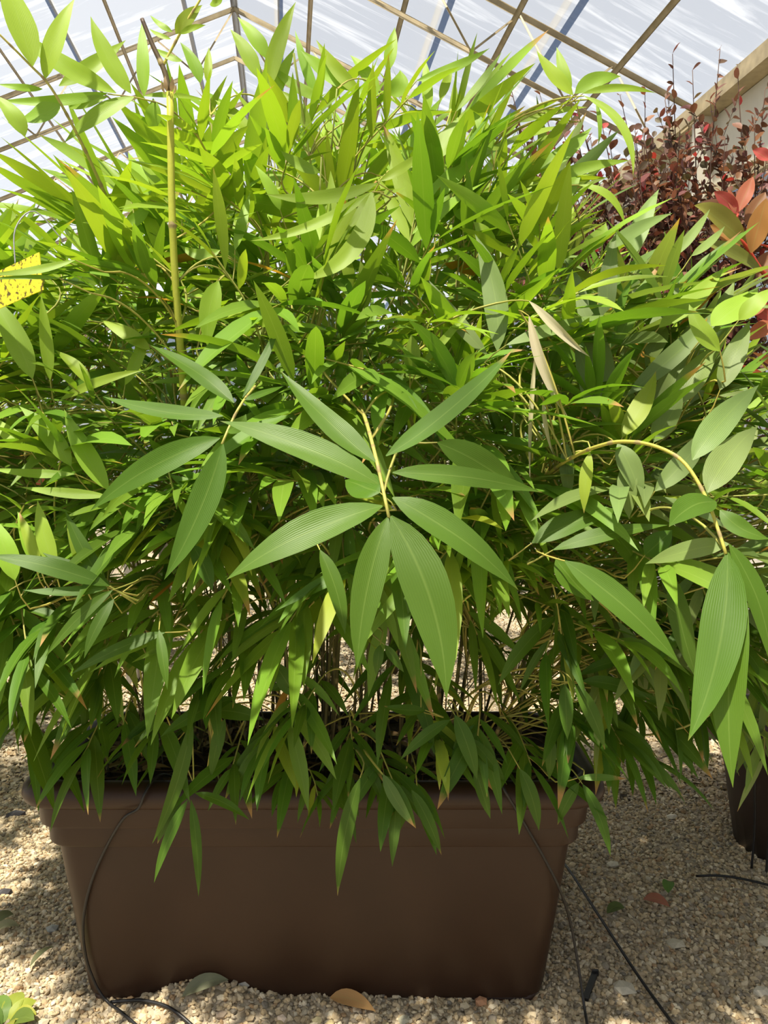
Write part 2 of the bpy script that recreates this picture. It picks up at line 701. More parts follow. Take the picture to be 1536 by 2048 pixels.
for t in bays:
    if t < 1 or t > 14:
        continue
    for sgn in (1, -1):
        s1 = S_E if sgn > 0 else S_L
        crod('rafter', G(S_R, t, RIDGE), G(s1, t, EAVE), .018, M['frame'], ceil)
        crod('rafter_chord', G(S_R, t, RIDGE - .34), G(s1, t, EAVE - .34), .015, M['frame'], ceil)
        nb = 10
        for i in range(nb):
            a = S_R + (s1 - S_R) * i / nb
            b = S_R + (s1 - S_R) * (i + 1) / nb
            za, zb = roof_z(a), roof_z(b) - .34
            if i % 2:
                za, zb = roof_z(a) - .34, roof_z(b)
            crod('lacing', G(a, t, za), G(b, t, zb), .006, M['frame'], ceil)
for s in (S_R + .52, S_R + 1.06, S_R + 1.62, S_R + 2.2, S_R - .75, S_R - 1.4, S_R - 2.1):
    crod('purlin', G(s, T0, roof_z(s) - .06), G(s, T1, roof_z(s) - .06), .018, M['frame'], ceil)
for s in (S_R + .3, S_R + 1.3, S_R + 1.9, S_R - .35, S_R - 1.1):
    crod('outer_purlin', G(s, T0, roof_z(s) + .14), G(s, T1, roof_z(s) + .14), .022, M['fascia'], ceil)
crod('ridge_beam', G(S_R, T0, RIDGE + .02), G(S_R, T1, RIDGE + .02), .032, M['frame_grey'], ceil)
# right eave: gutter, fascia, rail, wall
wall = empty('wall_right')
tag(wall, kind='structure')
cbar('gutter', G(S_E, T0, EAVE + .02), G(S_E, T1, EAVE + .02), .12, .09, M['frame'], wall)
cbar('fascia', G(S_E + .06, T0, EAVE - .24), G(S_E + .06, T1, EAVE - .24), .03, .42, M['fascia'], wall)
cbar('rail', G(S_E + .02, T0, EAVE - .48), G(S_E + .02, T1, EAVE - .48), .05, .07, M['frame'], wall)
for t in bays[:-1]:
    quad_panel('film_panel', [G(S_E + .08, t, .0), G(S_E + .08, t + BAY, .0), G(S_E + .08, t + BAY, EAVE - .5), G(S_E + .08, t, EAVE - .5)],
               M['wall_film'], wall, [(0, t), (0, t + BAY), (2, t + BAY), (2, t)])
    if t > 1:
        cbar('post', G(S_E, t, 0), G(S_E, t, EAVE), .09, .09, M['fascia'], wall, AX)
        cbar('batten', G(S_E + .05, t + .75, 0), G(S_E + .05, t + .75, EAVE - .5), .03, .03, M['fascia'], wall, AX)
wl = empty('wall_left')
tag(wl, kind='structure')
cbar('gutter', G(S_L, T0, EAVE + .02), G(S_L, T1, EAVE + .02), .12, .09, M['frame'], wl)
for t in bays[:-1]:
    quad_panel('film_panel', [G(S_L, t, 0), G(S_L, t + BAY, 0), G(S_L, t + BAY, EAVE), G(S_L, t, EAVE)],
               M['wall_film'], wl, [(0, t), (0, t + BAY), (2, t + BAY), (2, t)])
    if t > 1:
        cbar('post', G(S_L, t, 0), G(S_L, t, EAVE), .08, .08, M['frame_grey'], wl, AX)
wb = empty('wall_back')
tag(wb, kind='structure')
for a, b in ((S_L, S_R), (S_R, S_E)):
    quad_panel('film_panel', [G(a, T1, 0), G(b, T1, 0), G(b, T1, roof_z(b)), G(a, T1, roof_z(a))], M['wall_film'], wb,
               [(0, 0), (2, 0), (2, 3), (0, 3)])

wf = empty('wall_front')  # unseen end wall behind the camera, added to cut the sky light
tag(wf, kind='structure')
for a, b in ((S_L, S_R), (S_R, S_E)):
    quad_panel('film_panel', [G(a, T0, 0), G(b, T0, 0), G(b, T0, roof_z(b)), G(a, T0, roof_z(a))], M['wall_film'], wf,
               [(0, 0), (2, 0), (2, 3), (0, 3)])
for s in (S_L, S_R, S_E):
    cbar('post', G(s, T0, 0), G(s, T0, roof_z(s)), .09, .09, M['frame_grey'], wf, AX)

# ------------------------------------------------------------------ planter
pl = empty('planter', (PX, PYC, 0))
tag(pl, 'long brown plastic trough planter standing on gravel', 'planter')
HX, HY = .53, PDEP / 2
b = MB()
RB = .05
lev = [(.012, .428, .172), (.03, .431, .175), (.16, .450, .184), (.285, .468, .191), (.312, .471, .193),
       (.3125, .4815, .2005), (.316, .4835, .2025), (.350, .4855, .2035), (.3505, .4945, .2095), (.354, .4965, .2110), (.392, .4995, .2125)]
LEV = lev
loft(b, [rrect(PX, PYC, z, hx, hy, RB) for z, hx, hy in lev] +
     [rrect(PX, PYC, .393, .47, .19, RB), rrect(PX, PYC, .30, .45, .175, RB)], True, False)
b.build('body', M['planter'], pl).data.set_sharp_from_angle(angle=math.radians(32))
b = MB()
rim = [(.394, .500, .206), (.388, .503, .209), (.387, .521, .215), (.391, .529, .219), (.402, .532, .221), (.414, .530, .219), (.425, .522, .212), (.430, .512, .202),
       (.431, .500, .193), (.426, .492, .186), (.41, .489, .183), (.36, .484, .178)]
loft(b, [rrect(PX, PYC, z, hx, hy, RB + .02) for z, hx, hy in rim], False, False)
b.build('rim', M['planter'], pl).data.set_sharp_from_angle(angle=math.radians(60))
for sx in (-1, 1):
    for sy in (-1, 1):
        b = MB()
        cx, cy = PX + sx * .345, PYC + sy * .125
        loft(b, [rrect(cx, cy, -.012, .062, .04, .02, 4), rrect(cx, cy, .0, .066, .043, .02, 4), rrect(cx, cy, .014, .068, .045, .02, 4)], True, True)
        b.build('foot', M['planter'], pl)
# soil with litter
SOIL = .408


def in_trough(x, y, hx=.480, hy=.174, r=.062):
    """x, y pulled inside the rounded inner outline of the rim"""
    ux, uy = max(-hx, min(hx, x - PX)), max(-hy, min(hy, y - PYC))
    cx, cy = abs(ux) - (hx - r), abs(uy) - (hy - r)
    if cx > 0 and cy > 0:
        k = math.hypot(cx, cy)
        if k > r:
            ux = math.copysign(hx - r + cx * r / k, ux)
            uy = math.copysign(hy - r + cy * r / k, uy)
    return PX + ux, PYC + uy


b = MB()
nx_, ny_ = 60, 26
vs, fs = [], []
for j in range(ny_ + 1):
    for i in range(nx_ + 1):
        x = PX + (i / nx_ - .5) * .96
        y = PYC + (j / ny_ - .5) * .345
        qx, qy = in_trough(x, y)
        vs.append(V((qx, qy, SOIL + R(-.006, .006))))
for j in range(ny_):
    for i in range(nx_):
        a = j * (nx_ + 1) + i
        fs.append((a, a + 1, a + nx_ + 2, a + nx_ + 1))
b.add(vs, fs)
soil = b.build('soil', M['soil'], None, True, origin=(PX, PYC, SOIL))
tag(soil, 'dark soil with dry litter filling the brown trough', 'soil', kind='stuff')
lit = MB()
for i in range(420):
    p = V((PX + R(-.43, .43), PYC + R(-.165, .165), SOIL + R(.002, .016)))
    a = R(0, 6.28)
    L_ = R(.03, .12)
    d = V((math.cos(a), math.sin(a), R(-.1, .15)))
    c = random.choice([(.30, .19, .09), (.20, .11, .05), (.42, .30, .15), (.13, .07, .035), (.34, .24, .13)])
    if i % 3:
        v_, f_, u_ = blade(p, p + d * L_ * .5 + V((0, 0, R(0, .015))), p + d * L_, V((R(-.4, .4), R(-.4, .4), 1)), R(.006, .02), 5, 1, .3)
        v_ = [V((*in_trough(q.x, q.y, .474, .168), q.z)) for q in v_]
        lit.add(v_, f_, vary(c) + (0,), u_)
    else:
        e_ = p + d * L_ * .6
        tube(lit, [p, V((*in_trough(e_.x, e_.y, .472, .166), e_.z))], R(.0008, .002), 4, vary(c) + (0,))
lo = lit.build('litter', M['dry'], soil)
tag(lo, kind='stuff')

# ------------------------------------------------------------------ bamboo
G_SUN = (.280, .425, .042)  # upper-leaf green, with sunlight put into the colour
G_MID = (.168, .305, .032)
G_SHADE = (.082, .172, .016)  # older low leaves, darkened further so the colour carries the crown's shade
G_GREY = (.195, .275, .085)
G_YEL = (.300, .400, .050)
G_DRY = (.62, .55, .36)
CAMP = V((0, 0, CAM_H))


class Plant:
    def __init__(s, root, seed):
        s.root = root
        s.leaves = []      # (score, verts, faces, uvs, color, base, label)
        s.twigs = []
        s.culms = []       # polylines
        s.rng = random.Random(seed)

    def leaf(s, p0, pc, p2, nrm, W, color, dry=0.0, hero=False, *, on=None, nseg=8, na=2, fold=.18, twist=0, label=None, P=BAM):
        v, f, u = blade(p0, pc, p2, nrm, W, nseg, na, fold, twist, 0.06, P, s.rng.uniform(0, 6))
        mid = p0 * .25 + pc * .5 + p2 * .25
        x, y, d = proj(mid)
        inside = -30 < x < 1566 and -30 < y < 2078
        L_ = (p2 - p0).length
        sc = (1e6 if hero else 0) + (L_ * W / max(d, .3) ** 4 if inside else 0)
        s.leaves.append((sc, v, f, u, (color[0], color[1], color[2], dry), p0, label, on))

    def settle(s, roots):
        """turn leaves about their stalk, and bend twigs, where they would pass through another thing"""
        bpy.context.view_layer.update()
        vs, fs = [], []
        for o in bpy.data.objects:
            t = o
            while t.parent:
                t = t.parent
            if o.type == 'MESH' and t in roots:
                n = len(vs)
                vs += [o.matrix_world @ v.co for v in o.data.vertices]
                fs += [tuple(i + n for i in p.vertices) for p in o.data.polygons]
        obst = BVHTree.FromPolygons(vs, fs)
        lo = [min(v[i] for v in vs) - .02 for i in range(3)]
        hi = [max(v[i] for v in vs) + .02 for i in range(3)]
        rr = random.Random(3)

        def hits(v, f):
            if any(max(p[i] for p in v) < lo[i] or min(p[i] for p in v) > hi[i] for i in range(3)):
                return False
            return bool(obst.overlap(BVHTree.FromPolygons(v, f)))
        for k, q in enumerate(s.leaves):
            if not hits(q[1], q[2]):
                continue
            base = q[5]
            out = V((base.x - PX, base.y - PYC, .25)).normalized()
            for t in range(90):
                ang = math.radians(6 + t * 1.3)
                ax_ = V((rr.uniform(-1, 1), rr.uniform(-1, 1), rr.uniform(-1, 1))).normalized()
                sh_ = out * (.0006 * t) + V((0, 0, .0006 * t)) if t > 25 else V((0, 0, 0))
                rot = Quaternion(ax_, ang)
                nv = [base + rot @ (p - base) + sh_ for p in q[1]]
                if not hits(nv, q[2]):
                    s.leaves[k] = (q[0], nv) + q[2:]
                    break
        for k, (pts, rad, c) in enumerate(s.twigs):
            pts = catmull(pts, 2)
            rad = [rad[min(len(rad) - 1, int(i / 2))] for i in range(len(pts))]
            for t in range(50):
                mb = MB()
                tube(mb, pts, rad, 4, c, False)
                if not hits(mb.v, mb.f):
                    s.twigs[k] = (pts, rad, c)
                    break
                # lift the middle of the twig, then push it sideways
                d_ = V((rr.uniform(-.3, .3), rr.uniform(-.3, .3), 1)) * .006 if t < 25 else V((rr.uniform(-1, 1), rr.uniform(-1, 1), rr.uniform(-.2, 1))) * .012
                m = len(pts) - 1
                pts = [p + d_ * math.sin(math.pi * min(1, max(0, i / m)) * .9) ** .6 if i and t < 35 else (p + d_ if t >= 35 else p) for i, p in enumerate(pts)]

    def finish(s, mat, n_obj=300):
        s.leaves.sort(key=lambda q: -q[0])
        for q in s.leaves[:n_obj]:
            mb = MB()
            mb.add(q[1], q[2], q[4], q[3])
            o = mb.build('leaf', mat, q[7] or s.root, True, origin=q[5])
            if q[6]:
                o['label'] = q[6]
        rest = s.leaves[n_obj:]
        if rest:
            mb = MB()
            for q in rest:
                mb.add(q[1], q[2], q[4], q[3])
            o = mb.build('foliage', mat, s.root)
            o['kind'] = 'stuff'
        mb = MB()
        for pts, rad, c in s.twigs:
            tube(mb, pts, rad, 4, c, False)
        if s.twigs:
            mb.build('twigs', M['stem'], s.root)['kind'] = 'stuff'


def culm(plant, pts, r0, r1, c0, c1, node_gap=.16, name='culm', n=8, sub=6):
    """a jointed cane: swollen rings at the nodes"""
    line = catmull(pts, sub)
    L_ = [0]
    for a, b_ in zip(line, line[1:]):
        L_.append(L_[-1] + (b_ - a).length)
    tot = L_[-1]
    P_, Rd = [], []

    def point(d):
        for i in range(len(line) - 1):
            if d <= L_[i + 1]:
                k = (d - L_[i]) / max(1e-9, L_[i + 1] - L_[i])
                return line[i].lerp(line[i + 1], k)
        return line[-1].copy()
    ds = set([i * tot / (len(line)) for i in range(len(line) + 1)])
    nodes = []
    k = node_gap * R(.4, .9)
    while k < tot - .02:
        nodes.append(k)
        ds.update([k - .007, k - .003, k, k + .003, k + .006])
        k += node_gap * R(.85, 1.15)
    mb = MB()
    dl = sorted(d for d in ds if 0 <= d <= tot)
    for d in dl:
        r = r0 + (r1 - r0) * d / tot
        for q in nodes:
            if abs(d - q) < .0045:
                r *= 1.22 if abs(d - q) < .001 else 1.1
        P_.append(point(d))
        Rd.append(r)
    tube(mb, P_, Rd, n, (1, 1, 1, 0))
    cols = []
    for d in dl:
        t = d / tot
        c = [c0[i] + (c1[i] - c0[i]) * t for i in range(3)]
        if any(abs(d - q) < .0035 for q in nodes):
            c = [.30, .24, .10]
        cols += [(c[0], c[1], c[2], 0)] * n
    mb.c = cols
    plant.last = mb.build(name, M['stem'], plant.root, True, origin=pts[0])
    plant.culms.append(line)
    return line


def nearest_culm(plant, p, drop, first=False):
    best, bd = None, 9e9
    for ln in plant.culms:
        for q in ln[::2]:
            if q.z < SOIL + .02 or (q.z > p.z - drop * .4 and not first):
                continue
            d = (q - p).length + (abs(q.z - (p.z - drop)) * .6)
            if d < bd:
                best, bd = q, d
    return best


def spray(plant, p, tdir, nleaf, L0, rng, tint, droop, width=.17, dryp=.05, twl=.09):
    """a leafy twig: leaves alternate along its last few centimetres"""
    side, up = frame(tdir, V((rng.uniform(-.3, .3), rng.uniform(-.3, .3), 1)))
    tl = twl * rng.uniform(.6, 1.2)
    tip = p + tdir * tl + V((0, 0, -.15 * tl * droop))
    q = nearest_culm(plant, p, .16)
    if q is not None and (q - p).length < .55:
        ctrl = p - tdir * (q - p).length * .45
        plant.twigs.append((bez(q, ctrl, p, 5) + [tip], [.0019] * 4 + [.0014] * 3, vary((.40, .38, .09)) + (0,)))
    else:
        plant.twigs.append(([p - tdir * .12 - V((0, 0, .08)), p, tip], [.0015, .0013, .001], vary((.40, .38, .09)) + (0,)))
    for i in range(nleaf):
        k = i / max(1, nleaf - 1)
        b0 = p.lerp(tip, k)
        sg = 1 if i % 2 else -1
        a = math.radians(rng.uniform(28, 68)) * (1.0 - .6 * k) * sg
        d = (tdir * math.cos(a) + side * math.sin(a) + up * rng.uniform(-.28, .28)).normalized()
        L_ = L0 * rng.uniform(.65, 1.2) * (.8 + .3 * math.sin(k * 3))
        dr = droop * rng.uniform(.5, 1.4)
        pc = b0 + d * L_ * .5
        d2 = (d + V((0, 0, -dr))).normalized()
        p2 = pc + d2 * L_ * .5
        nrm = (up * .8 + V((rng.uniform(-.6, .6), rng.uniform(-.8, .3), .5))).normalized()
        c = vary(tint, .16)
        r_ = rng.random()
        if r_ < .006:
            c = vary((.50, .26, .05))
        elif r_ < .035:
            c = vary(G_YEL)
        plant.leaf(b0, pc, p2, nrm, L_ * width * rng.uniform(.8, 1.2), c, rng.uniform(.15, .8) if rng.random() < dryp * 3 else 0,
                   nseg=6, na=1, fold=rng.uniform(.1, .4), twist=rng.uniform(-.7, .7))


bam = empty('bamboo_plant', (PX, PYC, SOIL))
tag(bam, 'dense leafy green bamboo clump growing out of the brown trough planter', 'bamboo')
BP = Plant(bam, 11)
rng = BP.rng
TOP = [(-300, 460), (0, 390), (100, 370), (200, 340), (300, 320), (400, 235), (480, 180), (600, 155), (750, 150), (900, 190), (1000, 245), (1100, 350),
       (1200, 455), (1300, 530), (1400, 575), (1500, 650), (1800, 860)]


def interp(x, T):
    if x <= T[0][0]:
        return T[0][1]
    for (a, p), (b_, q) in zip(T, T[1:]):
        if x <= b_:
            return p + (q - p) * (x - a) / (b_ - a)
    return T[-1][1]


def top_z(x):
    """crown height over x, along the middle of the clump (1.6 m away)"""
    return .985 + 1.62 * (920 - interp(768 + x / 1.62 * F, TOP)) / F


# the tall cane with its snapped, darker top shoot
culm(BP, [at(430, 1540, 1.52), at(382, 1000, 1.30), at(364, 740, 1.19), at(346, 480, 1.15), at(340, 185, 1.14)], .0064, .0053,
     (.26, .29, .06), (.42, .44, .05), .225)
culm(BP, [at(340, 188, 1.14), at(328, 140, 1.14), at(305, 90, 1.14), at(284, 38, 1.14)], .0042, .0030, (.10, .075, .03), (.07, .045, .03), .09, 'shoot')
culm(BP, [at(324, 136, 1.14), at(345, 95, 1.14), at(375, 40, 1.135), at(400, 0, 1.135), at(420, -40, 1.135)], .0022, .0014, (.42, .40, .08), (.46, .44, .08), .05, 'shoot')
yellow_shoot = BP.last
mb = MB()
for k in range(7):
    a = k * .9
    q = at(338, 190, 1.14)
    d = V((math.cos(a) * .5, math.sin(a) * .5, 1)).normalized()
    v_, f_, u_ = blade(q + d * .002 + V((math.cos(a), math.sin(a), 0)) * .005, q + d * .012 + V((math.cos(a), math.sin(a), 0)) * .007, q + d * R(.018, .03), V((math.cos(a), math.sin(a), .2)), .007, 4, 1)
    mb.add(v_, f_, (.42, .30, .18, 0), u_)
mb.build('sheath', M['dry'], bam, origin=at(338, 190, 1.14))
# canes of the clump
for i in range(64):
    x0 = PX + rng.uniform(-.41, .41)
    y0 = PYC + rng.uniform(-.13, .13)
    lean = (x0 - PX) * rng.uniform(.3, 1.25) + rng.uniform(-.16, .2)
    xt = x0 + lean
    zt = SOIL + (top_z(xt) - SOIL) * rng.uniform(.5, .97)
    yt = y0 + rng.uniform(-.28, .3)
    p0, p3 = V((x0, y0, SOIL - .03)), V((xt, yt, zt))
    p1 = V((x0 + lean * .18 + rng.uniform(-.02, .02), y0 + (yt - y0) * .15, SOIL + (zt - SOIL) * .38))
    p2 = V((x0 + lean * .5 + rng.uniform(-.02, .02), y0 + (yt - y0) * .5, SOIL + (zt - SOIL) * .74))
    r = rng.uniform(.0022, .0042)
    culm(BP, [p0, p1, p2, p3], r, r * .5, vary((.075, .062, .03)), vary((.30, .32, .06)), .13, 'culm', 6, 4)  # brown bases, colour darkened further to deepen the shaded interior
# thin shoots low in the trough
for i in range(46):
    x0 = PX + rng.uniform(-.42, .42)
    y0 = PYC + rng.uniform(-.15, .15)
    h = rng.uniform(.15, .42)
    xt, yt = x0 + rng.uniform(-.16, .16), y0 + rng.uniform(-.14, .12)
    culm(BP, [V((x0, y0, SOIL - .01)), V(((x0 * 2 + xt) / 3, (y0 * 2 + yt) / 3, SOIL + h * .5)), V((xt, yt, SOIL + h))],
         rng.uniform(.0012, .002), .0008, vary((.085, .065, .035)), vary((.16, .15, .05)), .08, 'culm', 5, 4)


def front_y(zc):
    return 1.50 - .385 * math.sin(math.pi * min(1, max(0, zc * .9 + .08))) ** 1.2


def plan(x):
    return max(.25, 1 - (x / 1.08) ** 2) ** .5


def under_dome(p, gap):
    """the crown is a dome: its top falls off towards the viewer's side and the ends"""
    x, y, d = proj(p)
    return y > interp(x, TOP) + gap


def in_crown(p):
    x, y, z = p
    tz = top_z(x)
    if z > tz or z < .44:
        return 0
    zc = (z - .44) / (tz - .44)
    yf = front_y(zc)      # front face bulges over the rim
    yb = 1.66 + .50 * math.sin(math.pi * min(1, max(0, zc * .85 + .1)))
    yf = 1.6 - (1.6 - yf) * plan(x)
    if y < yf or y > yb:
        return 0
    e = abs(x - .02)
    lim = .98 if z > .7 else .98 - (.7 - z) * 1.2
    if e > lim:
        return 0
    w_ = 1.0
    if z < .70 and abs(x - PX) < .46:
        w_ = .06 if y > 1.45 else .28          # open canes above the soil
    elif z < .6:
        w_ = .7
    return w_ * (1.0 if y < (yf + yb) / 2 else .72)


# low front sprays that hang over the rim
for (px, py, d, n_, L_) in ((200, 1440, 1.36, 6, .14), (260, 1400, 1.4, 6, .13), (130, 1330, 1.35, 7, .15), (330, 1420, 1.36, 6, .13), (560, 1430, 1.35, 7, .14),
                            (640, 1360, 1.3, 6, .13), (600, 1500, 1.36, 5, .11), (700, 1440, 1.37, 6, .12), (860, 1440, 1.33, 8, .13), (760, 1500, 1.34, 6, .12),
                            (960, 1420, 1.32, 7, .13), (1040, 1470, 1.34, 7, .13), (1130, 1400, 1.3, 8, .14), (1200, 1420, 1.35, 8, .14), (1260, 1380, 1.4, 8, .15),
                            (1180, 1330, 1.28, 8, .14), (1320, 1340, 1.45, 8, .15), (1240, 1470, 1.4, 6, .12), (60, 1250, 1.3, 7, .16), (20, 1180, 1.25, 7, .16),
                            (150, 1200, 1.25, 8, .16), (230, 1300, 1.3, 8, .14), (1300, 1250, 1.35, 8, .15), (1400, 1220, 1.3, 8, .15), (480, 1480, 1.36, 6, .11),
                            (620, 1540, 1.36, 6, .08), (830, 1530, 1.35, 5, .1), (690, 1500, 1.36, 6, .1), (430, 1330, 1.3, 7, .13), (520, 1260, 1.28, 7, .13)):
    p = at(px, py, d)
    tdir = V((rng.uniform(-.35, .35) + (px - 690) / 1500, -.55, -.35 + rng.uniform(-.2, .1))).normalized()
    spray(BP, p, tdir, n_, L_, rng, G_SHADE, .9, .17, .15, .06)


CLEAR = [(338, 190, 348, 480, 1.2, 110), (348, 480, 366, 760, 1.26, 95), (-20, 580, 100, 535, 1.3, 100), (20, 880, 75, 870, 3, 30)]


# leaves that can be told apart in the photograph: base px, tip px, blade width px, depth, tip depth change, side bow px, colour
def hero(bx, by, tx, ty, wpx, d, dd=0.0, bow=0.0, c=G_MID, dry=0.0, nrm=None, twig=True, twist=0.0, fold=.16, label=None, var=.08):
    CLEAR.append((bx, by, tx, ty, max(d, d + dd), 60))
    p0, p2 = at(bx, by, d), at(tx, ty, d + dd)
    m = at((bx + tx) / 2, (by + ty) / 2, d + dd * .5 - .012)
    L2 = math.hypot(tx - bx, ty - by)
    nx_, ny_ = -(ty - by) / L2, (tx - bx) / L2
    m = m + V((nx_ * bow / F * d * 2, 0, -ny_ * bow / F * d * 2))
    view = (CAMP - (p0 + p2) / 2).normalized()
    if nrm is None:
        nrm = (view * .85 + V((rng.uniform(-.25, .25), 0, .45 + rng.uniform(-.15, .2)))).normalized()
    BP.leaf(p0, m, p2, nrm, wpx / F * d * .94, vary(c, var), dry, True, nseg=14, na=2, fold=fold, twist=twist + rng.uniform(-.15, .15), label=label, on=None if twig else BP.last)
    if twig:
        q = nearest_culm(BP, p0, .12)
        b_ = (p0 - (p2 - p0).normalized() * .03 + V((0, .02, -.015)))
        if q is not None and (q - p0).length < .5:
            BP.twigs.append((bez(q, (q + b_) / 2 + V((0, 0, .05)), b_, 5) + [p0], [.0016] * 5 + [.0012, .0008], vary((.36, .34, .08)) + (0,)))
        else:
            BP.twigs.append(([b_ + V((0, .12, -.1)), b_, p0], [.0015, .0012, .0008], vary((.36, .34, .08)) + (0,)))


def branch(pts, r0, r1, c0=(.38, .34, .09), c1=(.42, .40, .10)):
    BP_line = culm(BP, pts, r0, r1, c0, c1, .05, 'branch', 7)
    return BP_line


# spray hanging out towards the viewer in the middle
branch([at(700, 760, 1.3), at(728, 830, 1.02), at(748, 900, .88), at(762, 960, .85), at(778, 1035, .83)], .0032, .0018)
H0 = (.078, .160, .016)  # slightly darker green for low leaves, shade put into the colour
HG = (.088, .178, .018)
for a in ((757, 968, 440, 842, 74, .85, .05, 14), (752, 925, 562, 742, 60, .86, .07, -8), (785, 945, 1085, 985, 50, .84, .02, -10),
          (785, 995, 1037, 1180, 74, .83, -.03, -14), (765, 1012, 452, 1160, 82, .84, -.03, 16), (776, 1034, 714, 1340, 66, .83, -.05, 12),
          (782, 1032, 893, 1398, 98, .82, -.06, -26)):
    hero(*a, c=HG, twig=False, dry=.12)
hero(772, 912, 1025, 700, 56, .86, .10, 12, HG, .5, twig=False)
hero(875, 885, 1050, 990, 66, .98, .03, -8, HG)
hero(760, 985, 690, 960, 70, .95, .05, 0, HG)
# spray on its left
branch([at(560, 700, 1.35), at(520, 760, 1.12), at(488, 800, 1.0), at(465, 840, .98), at(444, 888, .96)], .0026, .0015)
for a in ((440, 876, 180, 1022, 58, .96, -.02, 16), (446, 888, 328, 1160, 62, .95, -.04, -10), (446, 832, 205, 793, 40, .98, .05, -10),
          (468, 806, 300, 690, 46, .99, .07, 8), (485, 795, 562, 640, 20, 1.0, .06, 4), (490, 800, 568, 772, 20, 1.0, .04, 0),
          (455, 862, 492, 828, 30, .97, -.01, 6)):
    hero(*a, c=HG, twig=False)
# arching branch on the right
branch([at(1040, 1010, 1.3), at(1100, 945, 1.15), at(1150, 912, 1.06), at(1195, 893, 1.0), at(1245, 883, .96), at(1310, 892, .92), at(1368, 925, .89),
        at(1412, 995, .87), at(1438, 1065, .85), at(1452, 1108, .84)], .0032, .0018, (.40, .36, .07), (.44, .42, .08))
for a in ((1455, 1105, 1376, 1482, 88, .84, -.06, -22), (1478, 1150, 1466, 1576, 74, .83, -.05, 14), (1432, 1003, 1338, 1054, 62, .87, -.06, 14),
          (1440, 1020, 1540, 1078, 40, .86, -.02, 10), (1458, 1088, 1545, 1345, 46, .84, -.02, -18)):
    hero(*a, c=HG, twig=False, dry=.1)
hero(1458, 1088, 1290, 1128, 48, .85, .06, 6, G_GREY, twig=False)
hero(1415, 985, 1516, 852, 70, .87, .06, -10, G_GREY, twig=False)
hero(1385, 920, 1518, 770, 62, .90, .05, -8, (.20, .31, .09), twig=False)
hero(1310, 982, 1422, 846, 48, 1.05, .05, 8, G_GREY)
# spray under it
for a in ((1130, 1122, 1362, 1332, 62, 1.0, -.05, -12), (1112, 1118, 1188, 1202, 54, 1.02, 0, 4), (1064, 1086, 1246, 1018, 56, 1.05, .02, -10),
          (1106, 1100, 1336, 1050, 38, 1.04, .0, -8), (1345, 1152, 1396, 1362, 46, 1.1, .0, 6), (1290, 1110, 1345, 1060, 50, 1.1, 0, 0)):
    hero(*a, c=HG)
# greyish leaves seen from below, right
for a in ((995, 702, 950, 468, 52, 1.15, .05, 16), (975, 710, 843, 545, 34, 1.18, .05, -6), (1013, 690, 1252, 630, 34, 1.12, .03, -8),
          (1223, 804, 1146, 575, 50, 1.18, .06, 8), (1193, 834, 1148, 680, 48, 1.16, .04, 6), (1255, 790, 1478, 588, 44, 1.15, .04, 4),
          (1313, 812, 1372, 690, 55, 1.18, .05, 8), (1363, 807, 1437, 690, 62, 1.15, .04, -8), (1308, 884, 1366, 790, 50, 1.12, .03, 0),
          (1213, 655, 1232, 462, 40, 1.22, .05, -6), (1235, 888, 1282, 1002, 48, 1.08, -.02, -6), (1135, 888, 1141, 1008, 30, 1.12, 0, 4),
          (1253, 925, 1258, 1038, 42, 1.08, -.02, 0), (1330, 650, 1290, 735, 40, 1.25, 0, 0), (1440, 780, 1500, 640, 48, 1.12, .04, 0),
          (1390, 700, 1470, 560, 44, 1.2, .05, 5), (1290, 690, 1360, 560, 36, 1.24, .05, 5), (1170, 640, 1130, 520, 34, 1.25, .05, 5)):
    hero(*a, c=G_GREY)
for a in ((1180, 905, 1168, 1027, 28, 1.05, -.01, 3), (1245, 874, 1312, 742, 48, 1.1, .04, 6)):
    hero(*a, c=G_YEL, dry=.3)
for a in ((1440, 702, 1378, 608, 40, 1.1, .02, -8), (1318, 655, 1450, 533, 46, 1.18, .04, 6), (1478, 640, 1545, 575, 40, 1.1, 0, 0), (1423, 652, 1517, 573, 66, 1.14, .04, 4)):
    hero(*a, c=G_SUN)
for a in ((1263, 515, 1318, 378, 40, 1.35, .04, -6), (1343, 515, 1420, 418, 22, 1.3, .04, 4), (1383, 512, 1450, 452, 20, 1.3, .04, 4), (1208, 502, 1345, 426, 30, 1.3, .03, -6)):
    hero(*a, c=(.24, .34, .10))
# dried, bleached leaves
for a in ((1058, 602, 1180, 714, 20, 1.12, -.02, 4), (1058, 632, 1138, 838, 22, 1.1, -.02, 10), (1072, 700, 1060, 962, 10, 1.12, 0, 4), (1086, 800, 1108, 914, 10, 1.1, 0, 3)):
    hero(*a, c=G_DRY, fold=.7, twist=.8, label='bleached dry leaf')
